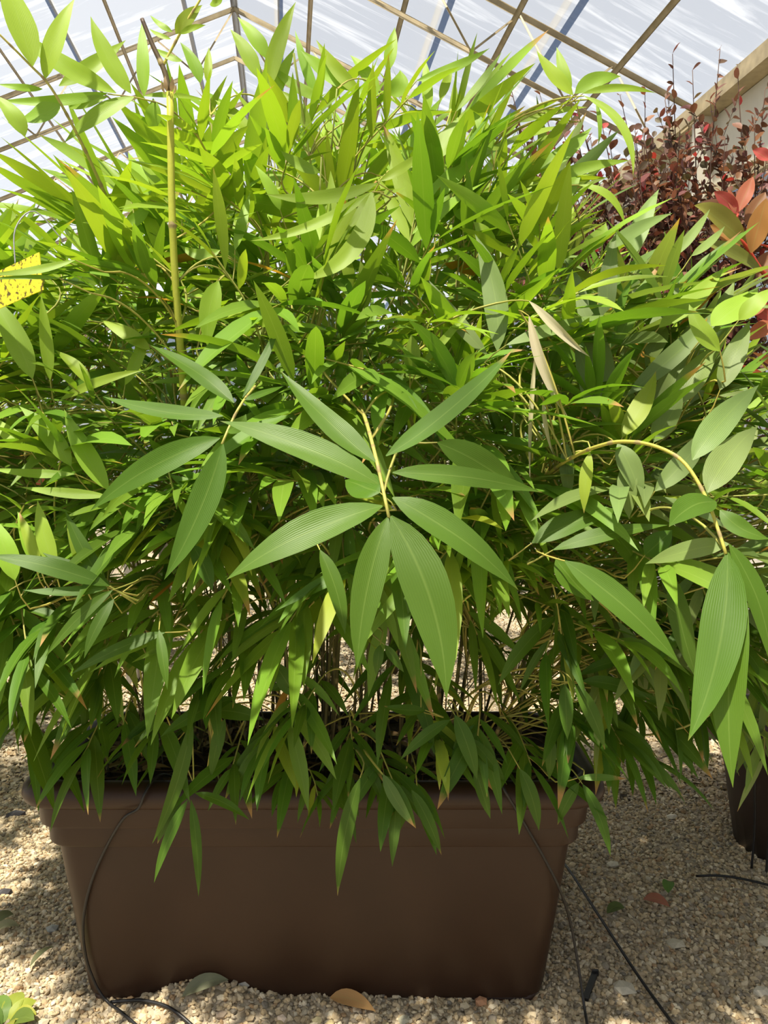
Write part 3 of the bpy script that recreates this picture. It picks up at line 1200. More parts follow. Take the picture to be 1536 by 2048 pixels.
# crown, right of the middle
branch([at(960, 330, 1.5), at(1020, 250, 1.42), at(1085, 208, 1.38), at(1150, 188, 1.36)], .0018, .0012)
for a in ((1146, 190, 1073, 101, 34, 1.36, .02, -4), (1140, 188, 1113, 94, 25, 1.37, .02, 0), (1150, 187, 1242, 153, 36, 1.35, .0, -10), (1166, 187, 1312, 186, 17, 1.34, -.02, -10),
          (1168, 192, 1266, 352, 20, 1.33, -.04, -32), (1192, 205, 1196, 292, 10, 1.35, 0, -6), (1033, 245, 1175, 214, 22, 1.4, 0, -5), (1068, 347, 1184, 254, 40, 1.4, .02, 6),
          (1068, 432, 1164, 343, 48, 1.36, .02, 6), (1098, 360, 1260, 321, 26, 1.36, 0, -6), (858, 322, 916, 234, 50, 1.38, .02, 6), (913, 222, 1004, 103, 20, 1.42, .02, 4),
          (833, 162, 980, 96, 24, 1.45, .02, 6), (858, 225, 850, 117, 24, 1.46, .02, 0), (775, 142, 790, 54, 27, 1.48, .02, 0), (983, 302, 946, 222, 30, 1.42, .02, 4),
          (933, 437, 1080, 389, 34, 1.32, 0, -6), (925, 442, 912, 380, 30, 1.32, .02, 0), (980, 508, 946, 443, 36, 1.28, 0, 8), (1158, 370, 1250, 452, 20, 1.34, -.02, -22),
          (1165, 500, 1212, 445, 40, 1.28, .02, 8), (1118, 520, 1128, 455, 26, 1.28, .02, 0)):
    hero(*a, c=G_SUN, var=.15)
hero(800, 330, 905, 340, 20, 1.36, 0, -6, G_YEL)
# crown, middle
for a in ((515, 155, 460, 58, 34, 1.46, .02, 6), (534, 118, 475, 34, 34, 1.48, .02, 5), (535, 182, 592, 3, 36, 1.44, .03, -8), (400, 166, 360, 84, 30, 1.4, .02, 6), (415, 166, 418, 94, 18, 1.42, .02, 0),
          (725, 192, 632, 79, 28, 1.44, .02, -6), (722, 180, 600, 98, 34, 1.45, .02, -8), (755, 190, 700, 110, 32, 1.46, .02, 6), (545, 210, 590, 95, 26, 1.46, .02, -4),
          (640, 205, 590, 60, 22, 1.5, .02, -4), (780, 190, 800, 140, 40, 1.42, .0, 10), (650, 200, 540, 130, 26, 1.45, .02, -8), (690, 240, 740, 150, 24, 1.42, .02, 4),
          (500, 270, 430, 200, 32, 1.4, .02, 6), (620, 260, 560, 180, 30, 1.4, .02, 6), (880, 200, 905, 130, 20, 1.46, .02, 0)):
    hero(*a, c=G_SUN, var=.18)
# yellow shoot beside the tall cane
BP.last = yellow_shoot
for a in ((345, 64, 300, 30, 15, 1.14, .01, -3), (342, 78, 298, 57, 11, 1.14, .01, -3), (352, 68, 405, 10, 30, 1.135, .01, -5), (360, 68, 412, 50, 14, 1.135, .01, -3), (420, 8, 445, 0, 18, 1.135, 0, 0),
          (365, 122, 308, 95, 16, 1.14, .01, -4)):
    hero(*a, c=G_YEL if a[4] > 20 else G_SUN, twig=False)
# top left sprays against the film
branch([at(420, 300, 1.34), at(345, 222, 1.27), at(285, 198, 1.22), at(215, 188, 1.2)], .0017, .001)
branch([at(215, 400, 1.26), at(165, 290, 1.2), at(105, 180, 1.15), at(60, 130, 1.13), at(-10, 60, 1.1)], .0028, .0014, (.34, .33, .08), (.45, .40, .12))
for a in ((65, 132, -8, -70, 62, 1.12, .02, 6), (90, 158, 150, -4, 42, 1.14, .02, -8), (232, 186, 22, 55, 42, 1.2, -.02, -8), (262, 187, 181, 32, 42, 1.21, .0, -8), (215, 186, -5, 200, 25, 1.2, -.02, -9),
          (268, 194, 128, 286, 40, 1.21, -.02, 8), (288, 193, 284, 42, 28, 1.23, .02, 0), (85, 178, -6, 168, 16, 1.15, -.02, -2), (118, 172, 252, 80, 36, 1.25, .05, 4), (138, 215, 218, 192, 25, 1.2, 0, 0),
          (300, 258, 306, 196, 34, 1.25, -.01, 4), (120, 208, 36, 240, 46, 1.16, 0, -6), (50, 272, -10, 190, 38, 1.12, 0, 6), (285, 192, 425, 205, 14, 1.26, .05, -7)):
    hero(*a, c=G_SUN, twig=False, var=.14)
# bright arching leaves right of the tall cane
for a in ((755, 366, 530, 388, 32, 1.16, -.03, -18), (745, 382, 500, 482, 26, 1.15, -.03, -18), (743, 384, 598, 562, 44, 1.14, -.05, -42), (746, 384, 690, 462, 28, 1.15, -.02, -6),
          (760, 362, 850, 300, 22, 1.18, .02, 4), (640, 345, 560, 300, 26, 1.3, 0, -6), (437, 562, 417, 698, 44, 1.12, -.02, 10), (300, 400, 195, 445, 26, 1.25, -.02, -26),
          (440, 500, 360, 490, 26, 1.2, 0, -14), (470, 500, 500, 385, 24, 1.2, .03, 0), (318, 510, 278, 400, 34, 1.25, .02, 6), (245, 500, 215, 435, 34, 1.25, .02, 0),
          (690, 500, 720, 600, 26, 1.25, 0, 6), (730, 620, 720, 520, 30, 1.2, 0, 4), (820, 745, 822, 668, 36, 1.12, 0, 4), (835, 740, 950, 610, 18, 1.15, 0, 0),
          (560, 420, 510, 330, 26, 1.3, 0, 4), (620, 480, 660, 400, 26, 1.3, 0, 4)):
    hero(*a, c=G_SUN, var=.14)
# left side
for a in ((65, 757, -22, 585, 50, 1.12, .02, 6), (100, 760, 82, 588, 28, 1.14, .02, 0), (142, 932, 38, 812, 42, 1.1, .02, 8), (217, 980, 128, 818, 46, 1.08, .02, -6), (150, 948, -24, 936, 22, 1.08, 0, -5),
          (215, 992, 40, 974, 24, 1.06, 0, -3), (60, 900, -20, 830, 34, 1.12, .02, -4), (120, 800, 290, 740, 22, 1.15, 0, -8), (300, 700, 200, 640, 32, 1.2, .02, 4), (180, 770, 110, 700, 30, 1.15, .02, 6),
          (250, 770, 300, 640, 26, 1.2, .02, 4), (30, 1160, -20, 1030, 46, 1.05, .02, 4), (110, 1140, 75, 1000, 36, 1.06, .02, -4), (70, 1130, 35, 1022, 26, 1.08, .02, 0)):
    hero(*a, c=G_SUN, var=.14)
hero(78, 1130, 38, 1024, 26, 1.06, .02, 0, G_YEL, .7)
hero(165, 1150, 132, 1028, 20, 1.06, .02, 0, G_YEL, .5)
for a in ((218, 1172, -30, 1110, 42, 1.02, -.02, 8), (220, 1170, 85, 1105, 46, 1.04, 0, -6), (215, 1175, 45, 1180, 24, 1.02, -.02, -6), (225, 1180, 90, 1315, 26, 1.02, -.03, 8), (228, 1198, 168, 1318, 26, 1.02, -.03, 6),
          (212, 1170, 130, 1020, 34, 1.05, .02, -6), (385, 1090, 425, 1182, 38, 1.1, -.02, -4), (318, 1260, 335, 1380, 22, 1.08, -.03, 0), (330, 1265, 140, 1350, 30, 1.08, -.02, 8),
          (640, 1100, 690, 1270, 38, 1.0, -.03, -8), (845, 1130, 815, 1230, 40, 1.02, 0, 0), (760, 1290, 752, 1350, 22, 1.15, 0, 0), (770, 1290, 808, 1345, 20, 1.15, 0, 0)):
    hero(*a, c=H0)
# hanging in front of the trough
for a in ((384, 1440, 304, 1688, 30, 1.27, -.02, -10), (375, 1600, 308, 1766, 25, 1.26, -.01, 6), (382, 1600, 397, 1794, 22, 1.26, -.01, -4), (390, 1586, 499, 1640, 22, 1.26, -.01, -8), (366, 1592, 315, 1688, 28, 1.27, 0, 6),
          (450, 1438, 422, 1558, 28, 1.3, 0, 4), (470, 1395, 320, 1475, 36, 1.26, -.02, 8), (415, 1420, 528, 1440, 38, 1.27, 0, -6), (720, 1556, 675, 1792, 32, 1.25, -.02, 8),
          (823, 1580, 883, 1710, 27, 1.26, -.01, -4), (766, 1550, 832, 1657, 30, 1.26, -.01, -4), (1040, 1538, 1078, 1662, 31, 1.25, 0, -6), (1158, 1566, 1115, 1650, 24, 1.26, 0, 4), (1165, 1568, 1221, 1713, 25, 1.25, -.01, -8),
          (950, 1536, 981, 1638, 26, 1.27, 0, 0), (910, 1430, 954, 1560, 36, 1.26, -.01, -4), (938, 1476, 1014, 1570, 28, 1.27, 0, -4), (900, 1440, 800, 1520, 26, 1.27, 0, 6), (1130, 1370, 1135, 1480, 30, 1.2, -.02, 0),
          (1150, 1368, 1210, 1500, 32, 1.2, -.02, -6), (1165, 1362, 1300, 1400, 32, 1.22, -.01, -10), (1160, 1350, 1290, 1318, 24, 1.24, 0, -10), (1172, 1365, 1360, 1420, 22, 1.24, 0, -6), (850, 1420, 768, 1412, 26, 1.24, 0, -4),
          (540, 1380, 640, 1310, 30, 1.25, .02, 8), (590, 1390, 545, 1320, 40, 1.25, 0, 0), (600, 1400, 580, 1500, 28, 1.27, 0, 4), (1268, 1500, 1366, 1593, 24, 1.3, 0, -4), (1105, 1475, 1098, 1560, 24, 1.27, 0, 0)):
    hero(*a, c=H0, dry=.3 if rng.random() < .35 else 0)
hero(1155, 1556, 1254, 1558, 16, 1.25, 0, -2, (.14, .26, .05), .95)
hero(766, 1548, 830, 1655, 26, 1.252, -.012, 4, (.13, .22, .05), .6)
def in_front(p, tdir_len):
    x, y, d = proj(p)
    for (bx, by, tx, ty, hd, rad) in CLEAR:
        if d > hd + .02 or not (min(bx, tx) - rad < x < max(bx, tx) + rad and min(by, ty) - rad < y < max(by, ty) + rad):
            continue
        ux, uy = tx - bx, ty - by
        k = max(0, min(1, ((x - bx) * ux + (y - by) * uy) / (ux * ux + uy * uy)))
        if math.hypot(x - bx - k * ux, y - by - k * uy) < rad:
            return rng.random() < .93
    return False


def crown_spray(p):
    if in_front(p, tdir_len=.09):
        return                                    # single leaves and the tall cane stand clear of the crown behind them
    tz = top_z(p.x)
    zc = (p.z - .44) / (tz - .44)
    out = V(((p.x - PX) * 1.0, (p.y - PYC) * 1.0, 0))
    up = -.6 + 1.35 * zc + max(0, zc - .5) * .9
    tdir = (out.normalized() * .5 + V((rng.uniform(-.9, .9), rng.uniform(-.7, .5), up + rng.uniform(-.55, .55)))).normalized()
    if not under_dome(p, 170):
        tdir.z = min(tdir.z, .7)
        tdir.normalize()
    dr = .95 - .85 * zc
    tint = [G_SHADE, G_MID, G_SUN][min(2, int(zc * 2.4 + rng.uniform(0, .8)))]  # greens lighten with height: sun and shade set in the leaf colour
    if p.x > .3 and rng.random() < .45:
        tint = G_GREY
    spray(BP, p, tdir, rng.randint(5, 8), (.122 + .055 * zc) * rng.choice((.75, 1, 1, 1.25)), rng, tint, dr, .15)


n = 0
while n < 800:
    p = V((rng.uniform(-.96, 1.0), rng.uniform(1.08, 2.18), rng.uniform(.44, 1.82)))
    if not under_dome(p, 125) or rng.random() > in_crown(p):
        continue
    n += 1
    crown_spray(p)
n = 0
while n < 400:          # the outer shell of the clump
    p = V((rng.uniform(-.9, .98), 0, rng.uniform(.62, 1.75)))
    tz = top_z(p.x)
    if p.z > tz - .10 or (p.z < .76 and abs(p.x - PX) < .42):
        continue
    zc = (p.z - .44) / (tz - .44)
    p.y = 1.6 - (1.6 - front_y(zc)) * plan(p.x) + rng.uniform(.0, .2)
    if not under_dome(p, 125):
        continue
    n += 1
    crown_spray(p)

n = 0
while n < 240:          # the far side of the clump
    p = V((rng.uniform(-.9, .95), rng.uniform(1.75, 2.2), rng.uniform(.75, 1.7)))
    if not under_dome(p, 130):
        continue
    n += 1
    crown_spray(p)
# leaves that lie across the insect trap
hero(150, 520, -30, 548, 20, 1.02, -.01, -8, G_SUN, twig=True)
hero(118, 556, -30, 560, 13, 1.02, -.01, 3, G_MID, twig=True)


# ------------------------------------------------------------------ neighbouring bamboo, off to the left
def round_pot(root, cx, cy, r0, r1, h, mat, rimh=.04, z0=0.0):
    b = MB()
    rs = [ring(cx, cy, z0 + .0, r0), ring(cx, cy, z0 + h * .5, (r0 + r1) / 2 * .995), ring(cx, cy, z0 + h - rimh, r1 * .96)]
    loft(b, rs, True, False)
    b.build('body', mat, root)
    b = MB()
    loft(b, [ring(cx, cy, z0 + h - rimh, r1 * .955), ring(cx, cy, z0 + h - rimh, r1 * 1.03), ring(cx, cy, z0 + h - .006, r1 * 1.05), ring(cx, cy, z0 + h, r1 * 1.03),
             ring(cx, cy, z0 + h, r1 * .97), ring(cx, cy, z0 + h - .05, r1 * .93)], False, False)
    b.build('rim', mat, root)
    b = MB()
    loft(b, [ring(cx, cy, z0 + h - .05, r1 * .95), ring(cx, cy, z0 + h - .045, r1 * .5)], False, True)
    b.build('soil', M['soil'], root)


LX, LY = -1.62, 2.25
lp = empty('plant_pot', (LX, LY, 0))
tag(lp, 'dark round plastic pot under the neighbouring bamboo', 'pot')
round_pot(lp, LX, LY, .17, .22, .36, M['pot_dark'])
nb_ = empty('bamboo_plant', (LX, LY, .33))
tag(nb_, 'second green bamboo in a round dark pot beside the trough', 'bamboo')
NP = Plant(nb_, 5)
for i in range(16):
    a = NP.rng.uniform(0, 6.28)
    x0, y0 = LX + math.cos(a) * .12, LY + math.sin(a) * .12
    xt, yt = LX + math.cos(a) * NP.rng.uniform(.15, .6), LY + math.sin(a) * NP.rng.uniform(.15, .5)
    zt = NP.rng.uniform(.9, 1.5)
    culm(NP, [V((x0, y0, .28)), V((x0 * .75 + xt * .25, y0 * .75 + yt * .25, .33 + (zt - .33) * .5)), V((xt, yt, zt))], .005, .002, (.14, .13, .05), (.3, .33, .07), .14, 'culm', 6, 5)
n = 0
while n < 210:
    q = V((NP.rng.gauss(0, .5), NP.rng.gauss(0, .5), NP.rng.gauss(0, .5)))
    if q.length > 1 or q.length < .35:
        continue
    n += 1
    p = V((LX + .12 + q.x * .78, LY + q.y * .55, 1.02 + q.z * .56))
    td = (q + V((0, 0, .3)) + V((NP.rng.uniform(-.4, .4), NP.rng.uniform(-.4, .4), NP.rng.uniform(-.3, .3)))).normalized()
    spray(NP, p, td, NP.rng.randint(5, 8), .15, NP.rng, random.choice([G_SUN, G_MID]), .45)
NP.finish(M['leaf'], 200)

# ------------------------------------------------------------------ burgundy shrub
SX, SY = 1.18, 2.95
sp_ = empty('plant_pot', (SX, SY, 0))
tag(sp_, 'dark round pot holding the burgundy shrub', 'pot')
round_pot(sp_, SX, SY, .17, .22, .34, M['pot_dark'])
sh = empty('burgundy_shrub', (SX, SY, .3))
tag(sh, 'tall burgundy shrub with small oval leaves on upright twigs', 'shrub')
SHP = Plant(sh, 21)
rg = SHP.rng
tips = [(1150, 205, 2.9), (1012, 140, 2.9), (1345, 108, 2.8), (1440, 98, 2.8), (1385, 140, 2.9), (1080, 190, 2.9), (1475, 130, 2.9), (1530, 180, 2.8), (1290, 190, 2.9), (1240, 190, 3.0),
        (1120, 250, 2.8), (1060, 260, 3.0), (1510, 230, 2.7), (1536, 300, 2.6), (1200, 230, 2.7), (1330, 200, 2.7), (1420, 200, 3.0), (1270, 260, 2.6), (1180, 270, 3.1), (1100, 330, 2.6),
        (1360, 260, 2.6), (1450, 280, 2.6), (1580, 200, 2.8), (1620, 280, 2.8), (1570, 340, 2.6)]
for i in range(120):
    tips.append((rg.gauss(1290, 125), rg.uniform(250, 720), rg.uniform(2.5, 3.2)))
lines = []
for i, (tx, ty, d) in enumerate(tips):
    p3 = at(tx, ty, d)
    p0 = V((SX + rg.uniform(-.05, .05), SY + rg.uniform(-.05, .05), .27))
    k = rg.uniform(.3, .5)
    p1 = p0.lerp(p3, .4) + V((0, 0, .10)) - V(((p3.x - SX) * .12, 0, 0))
    p2 = p0.lerp(p3, .75) + V((rg.uniform(-.05, .05), rg.uniform(-.05, .05), .02))
    ln = catmull([p0, p1, p2, p3], 7)
    mb = MB()
    tube(mb, ln, [.006 - .0048 * j / (len(ln) - 1) for j in range(len(ln))], 5, (.09, .05, .035, 0))
    mb.build('twig', M['stem'], sh, origin=p0)
    ln2 = catmull([p1, p2, p3], 10)
    tot = len(ln2)

    def leaflet(b0, tg, sg):
        s, u = frame(tg, V((rg.uniform(-1, 1), rg.uniform(-1, 1), .4)))
        dr = (tg * .65 + s * sg * .8 + u * rg.uniform(-.4, .4)).normalized()
        L_ = rg.uniform(.028, .048)
        c = random.choice([(.15, .072, .050), (.21, .10, .062), (.13, .078, .056), (.24, .12, .07), (.125, .105, .056), (.17, .065, .056)])
        if rg.random() < .02:
            c = (.40, .06, .06)
        SHP.leaf(b0, b0 + dr * L_ * .5, b0 + dr * L_ + V((0, 0, -.004)), V((rg.uniform(-1, 1), rg.uniform(-1, .4), .8)).normalized(), L_ * rg.uniform(.5, .66), vary(c, .2), 0,
                 nseg=4, na=1, fold=.3, P=OVAL)
    for j in range(0, tot):
        tg = (ln2[min(j + 1, tot - 1)] - ln2[max(0, j - 1)]).normalized()
        leaflet(ln2[j], tg, 1 if j % 2 else -1)
    # side twiglets
    for j in range(0, tot - 6):
        if rg.random() < (.8 if i >= 25 else .9):
            tg = (ln2[j + 1] - ln2[j - 1]).normalized()
            s, u = frame(tg, V((rg.uniform(-1, 1), rg.uniform(-1, 1), .3)))
            dr = (tg * .9 + s * rg.choice((-1, 1)) * .6).normalized()
            L_ = rg.uniform(.08, .2)
            q = [ln2[j], ln2[j] + dr * L_ * .5, ln2[j] + dr * L_ + V((0, 0, .02))]
            SHP.twigs.append((q, [.0014, .0011, .0008], (.09, .05, .035, 0)))
            for k in range(int(L_ / .016)):
                t = (k + 1) / (int(L_ / .016))
                leaflet(q[0].lerp(q[2], t), dr, 1 if k % 2 else -1)
SHP.finish(M['dark_leaf'], 300)

# ------------------------------------------------------------------ red-tipped photinia in the right-hand pot
QX, QY = 1.09, 2.02
qp = empty('plant_pot', (QX, QY, 0))
tag(qp, 'dark round pot on the gravel under the red-tipped shrub', 'pot')
round_pot(qp, QX, QY, .165, .215, .335, M['pot_dark'], .065)
ph = empty('red_tipped_shrub', (QX, QY, .29))
tag(ph, 'shrub with broad olive leaves and coral red new tips in a dark pot', 'shrub')
PP = Plant(ph, 31)
RED = (.42, .085, .07)
CORAL = (.47, .16, .09)
OLIVE = (.24, .23, .045)
ORNG = (.38, .19, .055)
BRN = (.22, .10, .045)
red_stem = (.55, .07, .04, 0)


def pstem(pts, r0, r1, c=red_stem):
    ln = catmull(pts, 6)
    mb = MB()
    tube(mb, ln, [r0 + (r1 - r0) * i / (len(ln) - 1) for i in range(len(ln))], 7, c)
    mb.build('stem', M['stem'], ph, origin=pts[0])
    return ln


pstem([V((QX, QY, .28)), V((QX + .05, QY - .05, .8)), at(1640, 700, 1.72), at(1560, 580, 1.65), at(1523, 541, 1.62), at(1491, 491, 1.6), at(1466, 462, 1.6), at(1476, 428, 1.6)], .008, .0022)
pstem([at(1640, 700, 1.72), at(1590, 560, 1.68), at(1545, 500, 1.66), at(1508, 486, 1.65)], .004, .002)


def pleaf(bx, by, tx, ty, wpx, d, dd, c, bow=0):
    p0, p2 = at(bx, by, d), at(tx, ty, d + dd)
    m = (p0 + p2) / 2 + V((0, 0, bow / F * d))
    view = (CAMP - p0).normalized()
    PP.leaf(p0, m, p2, (view * .8 + V((rg.uniform(-.2, .2), 0, .5))).normalized(), wpx / F * d * 1.1, vary(c, .08), 0, True, nseg=12, na=2, fold=.35, twist=rg.uniform(-.3, .3), P=OVAL)


for a in ((1491, 491, 1388, 411, 46, 1.6, -.03, OLIVE, 22), (1502, 506, 1533, 396, 38, 1.58, -.02, ORNG, 0), (1477, 428, 1428, 383, 26, 1.6, 0, RED, 6), (1475, 425, 1506, 353, 28, 1.6, 0, CORAL, 0),
          (1491, 450, 1531, 384, 28, 1.62, .02, BRN, 0), (1470, 428, 1457, 378, 14, 1.6, 0, CORAL, 0), (1524, 543, 1396, 484, 34, 1.6, -.02, (.22, .25, .05), 16), (1493, 636, 1532, 596, 36, 1.6, 0, CORAL, 0),
          (1478, 440, 1402, 404, 26, 1.63, .02, BRN, 12), (1518, 556, 1545, 500, 34, 1.66, 0, BRN, 0), (1480, 500, 1420, 450, 26, 1.66, .02, ORNG, 8), (1545, 640, 1500, 600, 30, 1.6, 0, RED, 0),
          (1350, 700, 1310, 670, 30, 1.75, 0, CORAL, 0), (1500, 680, 1550, 640, 34, 1.62, 0, CORAL, 0), (1540, 320, 1505, 300, 26, 1.7, 0, RED, 0)):
    pleaf(*a)
for i in range(60):
    a = rg.uniform(0, 6.28)
    el = rg.uniform(-.4, 1.2)
    q = V((math.cos(a) * math.cos(el), math.sin(a) * math.cos(el), math.sin(el)))
    p0 = V((QX + .16, QY + .05, 1.05)) + V((q.x * .26, q.y * .26, q.z * .42))
    L_ = rg.uniform(.07, .11)
    p2 = p0 + (q + V((0, 0, .2))).normalized() * L_
    PP.leaf(p0, (p0 + p2) / 2 + V((0, 0, .01)), p2, V((q.x * .3, q.y * .3, 1)), L_ * .42, vary(rg.choice([OLIVE, RED, ORNG, (.10, .17, .04), BRN])), 0, False, nseg=8, na=1, fold=.3, P=OVAL)
    PP.twigs.append(([V((QX + .08, QY, .75 + .2 * rg.random())), p0 - q * .1, p0], [.003, .002, .0015], red_stem))
PP.finish(M['dark_leaf'], 80)
for k in range(2):
    tb = MB()
    ca_, sa_ = math.cos(math.radians(214 + 9 * k)), math.sin(math.radians(214 + 9 * k))
    path = [V((QX + ca_ * r_, QY + sa_ * r_, z_)) for r_, z_ in ((.17, .288), (.200, .332), (.216, .3405), (.232, .331), (.2315, .29), (.226, .2), (.221, .12), (.224, .05), (.229, .004))]
    tube(tb, catmull(path, 6), .003, 6)
    tb = tb.build('drip_tube', M['tube'], None, True, origin=(QX - .2, QY - .17, .2))
    tag(tb, ('thin black drip tube hanging down the dark pot, the one closer to the trough', 'thin black drip tube hanging down the dark pot, the one further from the trough')[k], 'tube', 'drip tubes on the dark pot')

# ------------------------------------------------------------------ green shrubs further back
def bush(x, y, r, h, c, label, seed, nl=900, lw=.5, ll=.055):
    e = empty('green_shrub', (x, y, 0))
    tag(e, label, 'shrub')
    P_ = Plant(e, seed)
    rr = P_.rng
    mb = MB()
    for i in range(7):
        a = rr.uniform(0, 6.28)
        tube(mb, catmull([V((x, y, -.01)), V((x + math.cos(a) * r * .2, y + math.sin(a) * r * .2, h * .45)), V((x + math.cos(a) * r * .6, y + math.sin(a) * r * .6, h * .85))], 5), [.012 - .0008 * i_ for i_ in range(11)], 6, (.12, .09, .05, 0))
    mb.build('stems', M['stem'], e)
    for i in range(nl):
        q = V((rr.gauss(0, 1), rr.gauss(0, 1), rr.gauss(0, 1))).normalized() * rr.uniform(.45, 1) ** .6
        p0 = V((x + q.x * r, y + q.y * r, h * .56 + q.z * h * .44))
        L_ = ll * rr.uniform(.7, 1.3)
        d = (q + V((rr.uniform(-.6, .6), rr.uniform(-.6, .6), rr.uniform(-.2, .9)))).normalized()
        P_.leaf(p0, p0 + d * L_ * .5, p0 + d * L_ - V((0, 0, .01)), V((rr.uniform(-.7, .7), rr.uniform(-.7, .5), 1)).normalized(), L_ * lw, vary(c, .25), 0, nseg=4, na=1, P=OVAL)
    P_.finish(M['leaf'], 0)


bush(-2.35, 4.6, .55, 1.75, (.16, .26, .06), 'pale green shrub standing behind the neighbouring bamboo', 41, 1500)
bush(-.85, 4.7, .6, 1.8, (.07, .16, .04), 'dark green shrub standing beyond the plant bench', 42, 1500)
bush(.05, 3.7, .6, 1.85, (.08, .17, .04), 'mid green shrub standing behind the trough bamboo', 43, 1500)
bush(1.0, 6.0, .5, 1.5, (.09, .17, .05), 'bushy shrub standing behind the burgundy shrub', 44, 1300)
bush(1.15, 4.5, .32, 1.7, (.06, .17, .06), 'green shrub standing against the film wall', 45, 1300)

# ------------------------------------------------------------------ bench with pots at the left
BX, BY = -1.62, 3.75
be = empty('plant_bench', (BX, BY, 0))
tag(be, 'grey two-tier plant bench behind the bamboo', 'bench')
for z, dep, dy in ((.80, .34, -.1), (1.0, .26, .2)):
    for k in range(4):
        b = MB()
        box(b, (BX, BY + dy - dep / 2 + dep * (k + .5) / 4, z - .012), (1.1, dep / 4 - .012, .024))
        b.build('board', M['bench'], be, False)
for sx in (-.5, .5):
    for sy, z in ((-.24, .776), (.3, .976)):
        b = MB()
        box(b, (BX + sx, BY + sy, z / 2), (.05, .05, z))
        b.build('leg', M['bench'], be, False)


def small_pot(x, y, z, r, h, mat, label, name='clay_pot', cat='pot'):
    e = empty(name, (x, y, z))
    tag(e, label, cat)
    round_pot(e, x, y, r * .72, r, h, mat, h * .25, z)


small_pot(-1.60, 3.62, .80, .075, .13, M['terracotta'], 'terracotta pot on the lower bench board, beside the smaller one')
small_pot(-1.40, 3.64, .80, .06, .105, M['terracotta'], 'smaller terracotta pot on the lower bench board')
small_pot(-1.61, 3.94, 1.0, .085, .14, M['white_plastic'], 'white plastic pot on the upper bench board', 'white_pot')
small_pot(-1.82, 3.94, 1.0, .08, .14, M['terracotta'], 'terracotta pot on the upper bench board beside the white pot')

# ------------------------------------------------------------------ sticky trap
b = MB()
c0 = at(34, 564, 1.06)
ax = (at(110, 528, 1.04) - at(-10, 582, 1.10)).normalized()
n_ = (CAMP - c0).normalized() + V((-.1, 0, .35))
n_ = (n_ - ax * n_.dot(ax)).normalized()
u_ = n_.cross(ax)
q_ = Matrix((ax, u_, n_)).transposed()
box(b, c0 - ax * .018, (.135, .050, .0012), q_)
trap = b.build('sticky_trap', M['trap'], None, False, origin=c0)
tag(trap, 'yellow sticky insect trap card speckled with insects among the leaves', 'insect trap')
b = MB()
tube(b, catmull([c0 + u_ * .022, c0 + u_ * .055 + V((0, .01, .02)), c0 + u_ * .075 + V((.02, .03, .03)), c0 + u_ * .07 + V((.05, .05, .0))], 5), .001, 6)
b.build('wire', M['frame_grey'], trap, origin=c0)

# ------------------------------------------------------------------ drip tubes at the trough
def ground_pt(px, py, dz=.011):
    """where the ray through px, py meets the ground"""
    a, b_ = at(px, py, 1.0), CAMP
    t = CAM_H / (CAM_H - a.z)
    p = b_ + (a - b_) * t
    return V((p.x, p.y, gh(p.x, p.y) + dz))


def on_face(px, py, off=.0045):
    """point just outside the front wall of the trough, seen at px, py"""
    d = 1.42
    for _ in range(12):
        p = at(px, py, d)
        hy = LEV[0][2]
        for (za, _, a), (zb, _, b_) in zip(LEV, LEV[1:]):
            if za <= p.z <= zb:
                hy = a + (b_ - a) * (p.z - za) / (zb - za)
        if p.z > LEV[-1][0]:
            hy = .2215
        d += (PYC - hy - off) - p.y
    return at(px, py, d)


def tubeobj(pts, r, label, name='drip_tube', group=None):
    mb = MB()
    tube(mb, catmull(pts, 8), r, 7)
    o = mb.build(name, M['tube'], None, True, origin=pts[0])
    tag(o, label, 'tube', group)


tubeobj([V((PX - .258, 1.43, SOIL + .012)), V((PX - .270, 1.398, .4365)), V((PX - .280, 1.372, .4365)), V((PX - .289, 1.353, .420)), V((PX - .300, 1.352, .395)),
         on_face(245, 1640, .013), on_face(205, 1710, .011), on_face(178, 1780, .006), on_face(166, 1850, .005), on_face(172, 1915), on_face(188, 1962), on_face(202, 1988, .008),
         ground_pt(218, 2020, .010), ground_pt(248, 2046), ground_pt(292, 2082), ground_pt(350, 2140)], .0026, 'thin black drip tube looping down over the left end of the trough')
tubeobj([ground_pt(222, 2019, .010), ground_pt(250, 2022), ground_pt(290, 2031), ground_pt(342, 2050), ground_pt(395, 2078), ground_pt(450, 2125)], .0032, 'black irrigation tube crossing the gravel from the foot of the trough')
tubeobj([V((PX + .33, 1.44, SOIL + .012)), V((PX + .335, 1.385, .438)), at(1010, 1582, 1.378), at(1050, 1650, 1.40), at(1090, 1720, 1.415), at(1122, 1785, 1.43), at(1142, 1850, 1.45), at(1158, 1940, 1.44), at(1168, 2010, 1.42), ground_pt(1176, 2075)],
        .0026, 'thin black drip tube running from the trough rim down to the gravel')
tubeobj([ground_pt(1090, 1700), ground_pt(1128, 1765, .05), ground_pt(1200, 1862, .03), ground_pt(1270, 1962, .018), ground_pt(1335, 2052, .014), ground_pt(1400, 2140, .014)], .003, 'straight black irrigation tube coming from behind the trough')
tubeobj([ground_pt(1392, 1760), ground_pt(1440, 1760), ground_pt(1490, 1768), ground_pt(1560, 1785)], .0028, 'dark piece of tube lying on gravel by the dark pot')

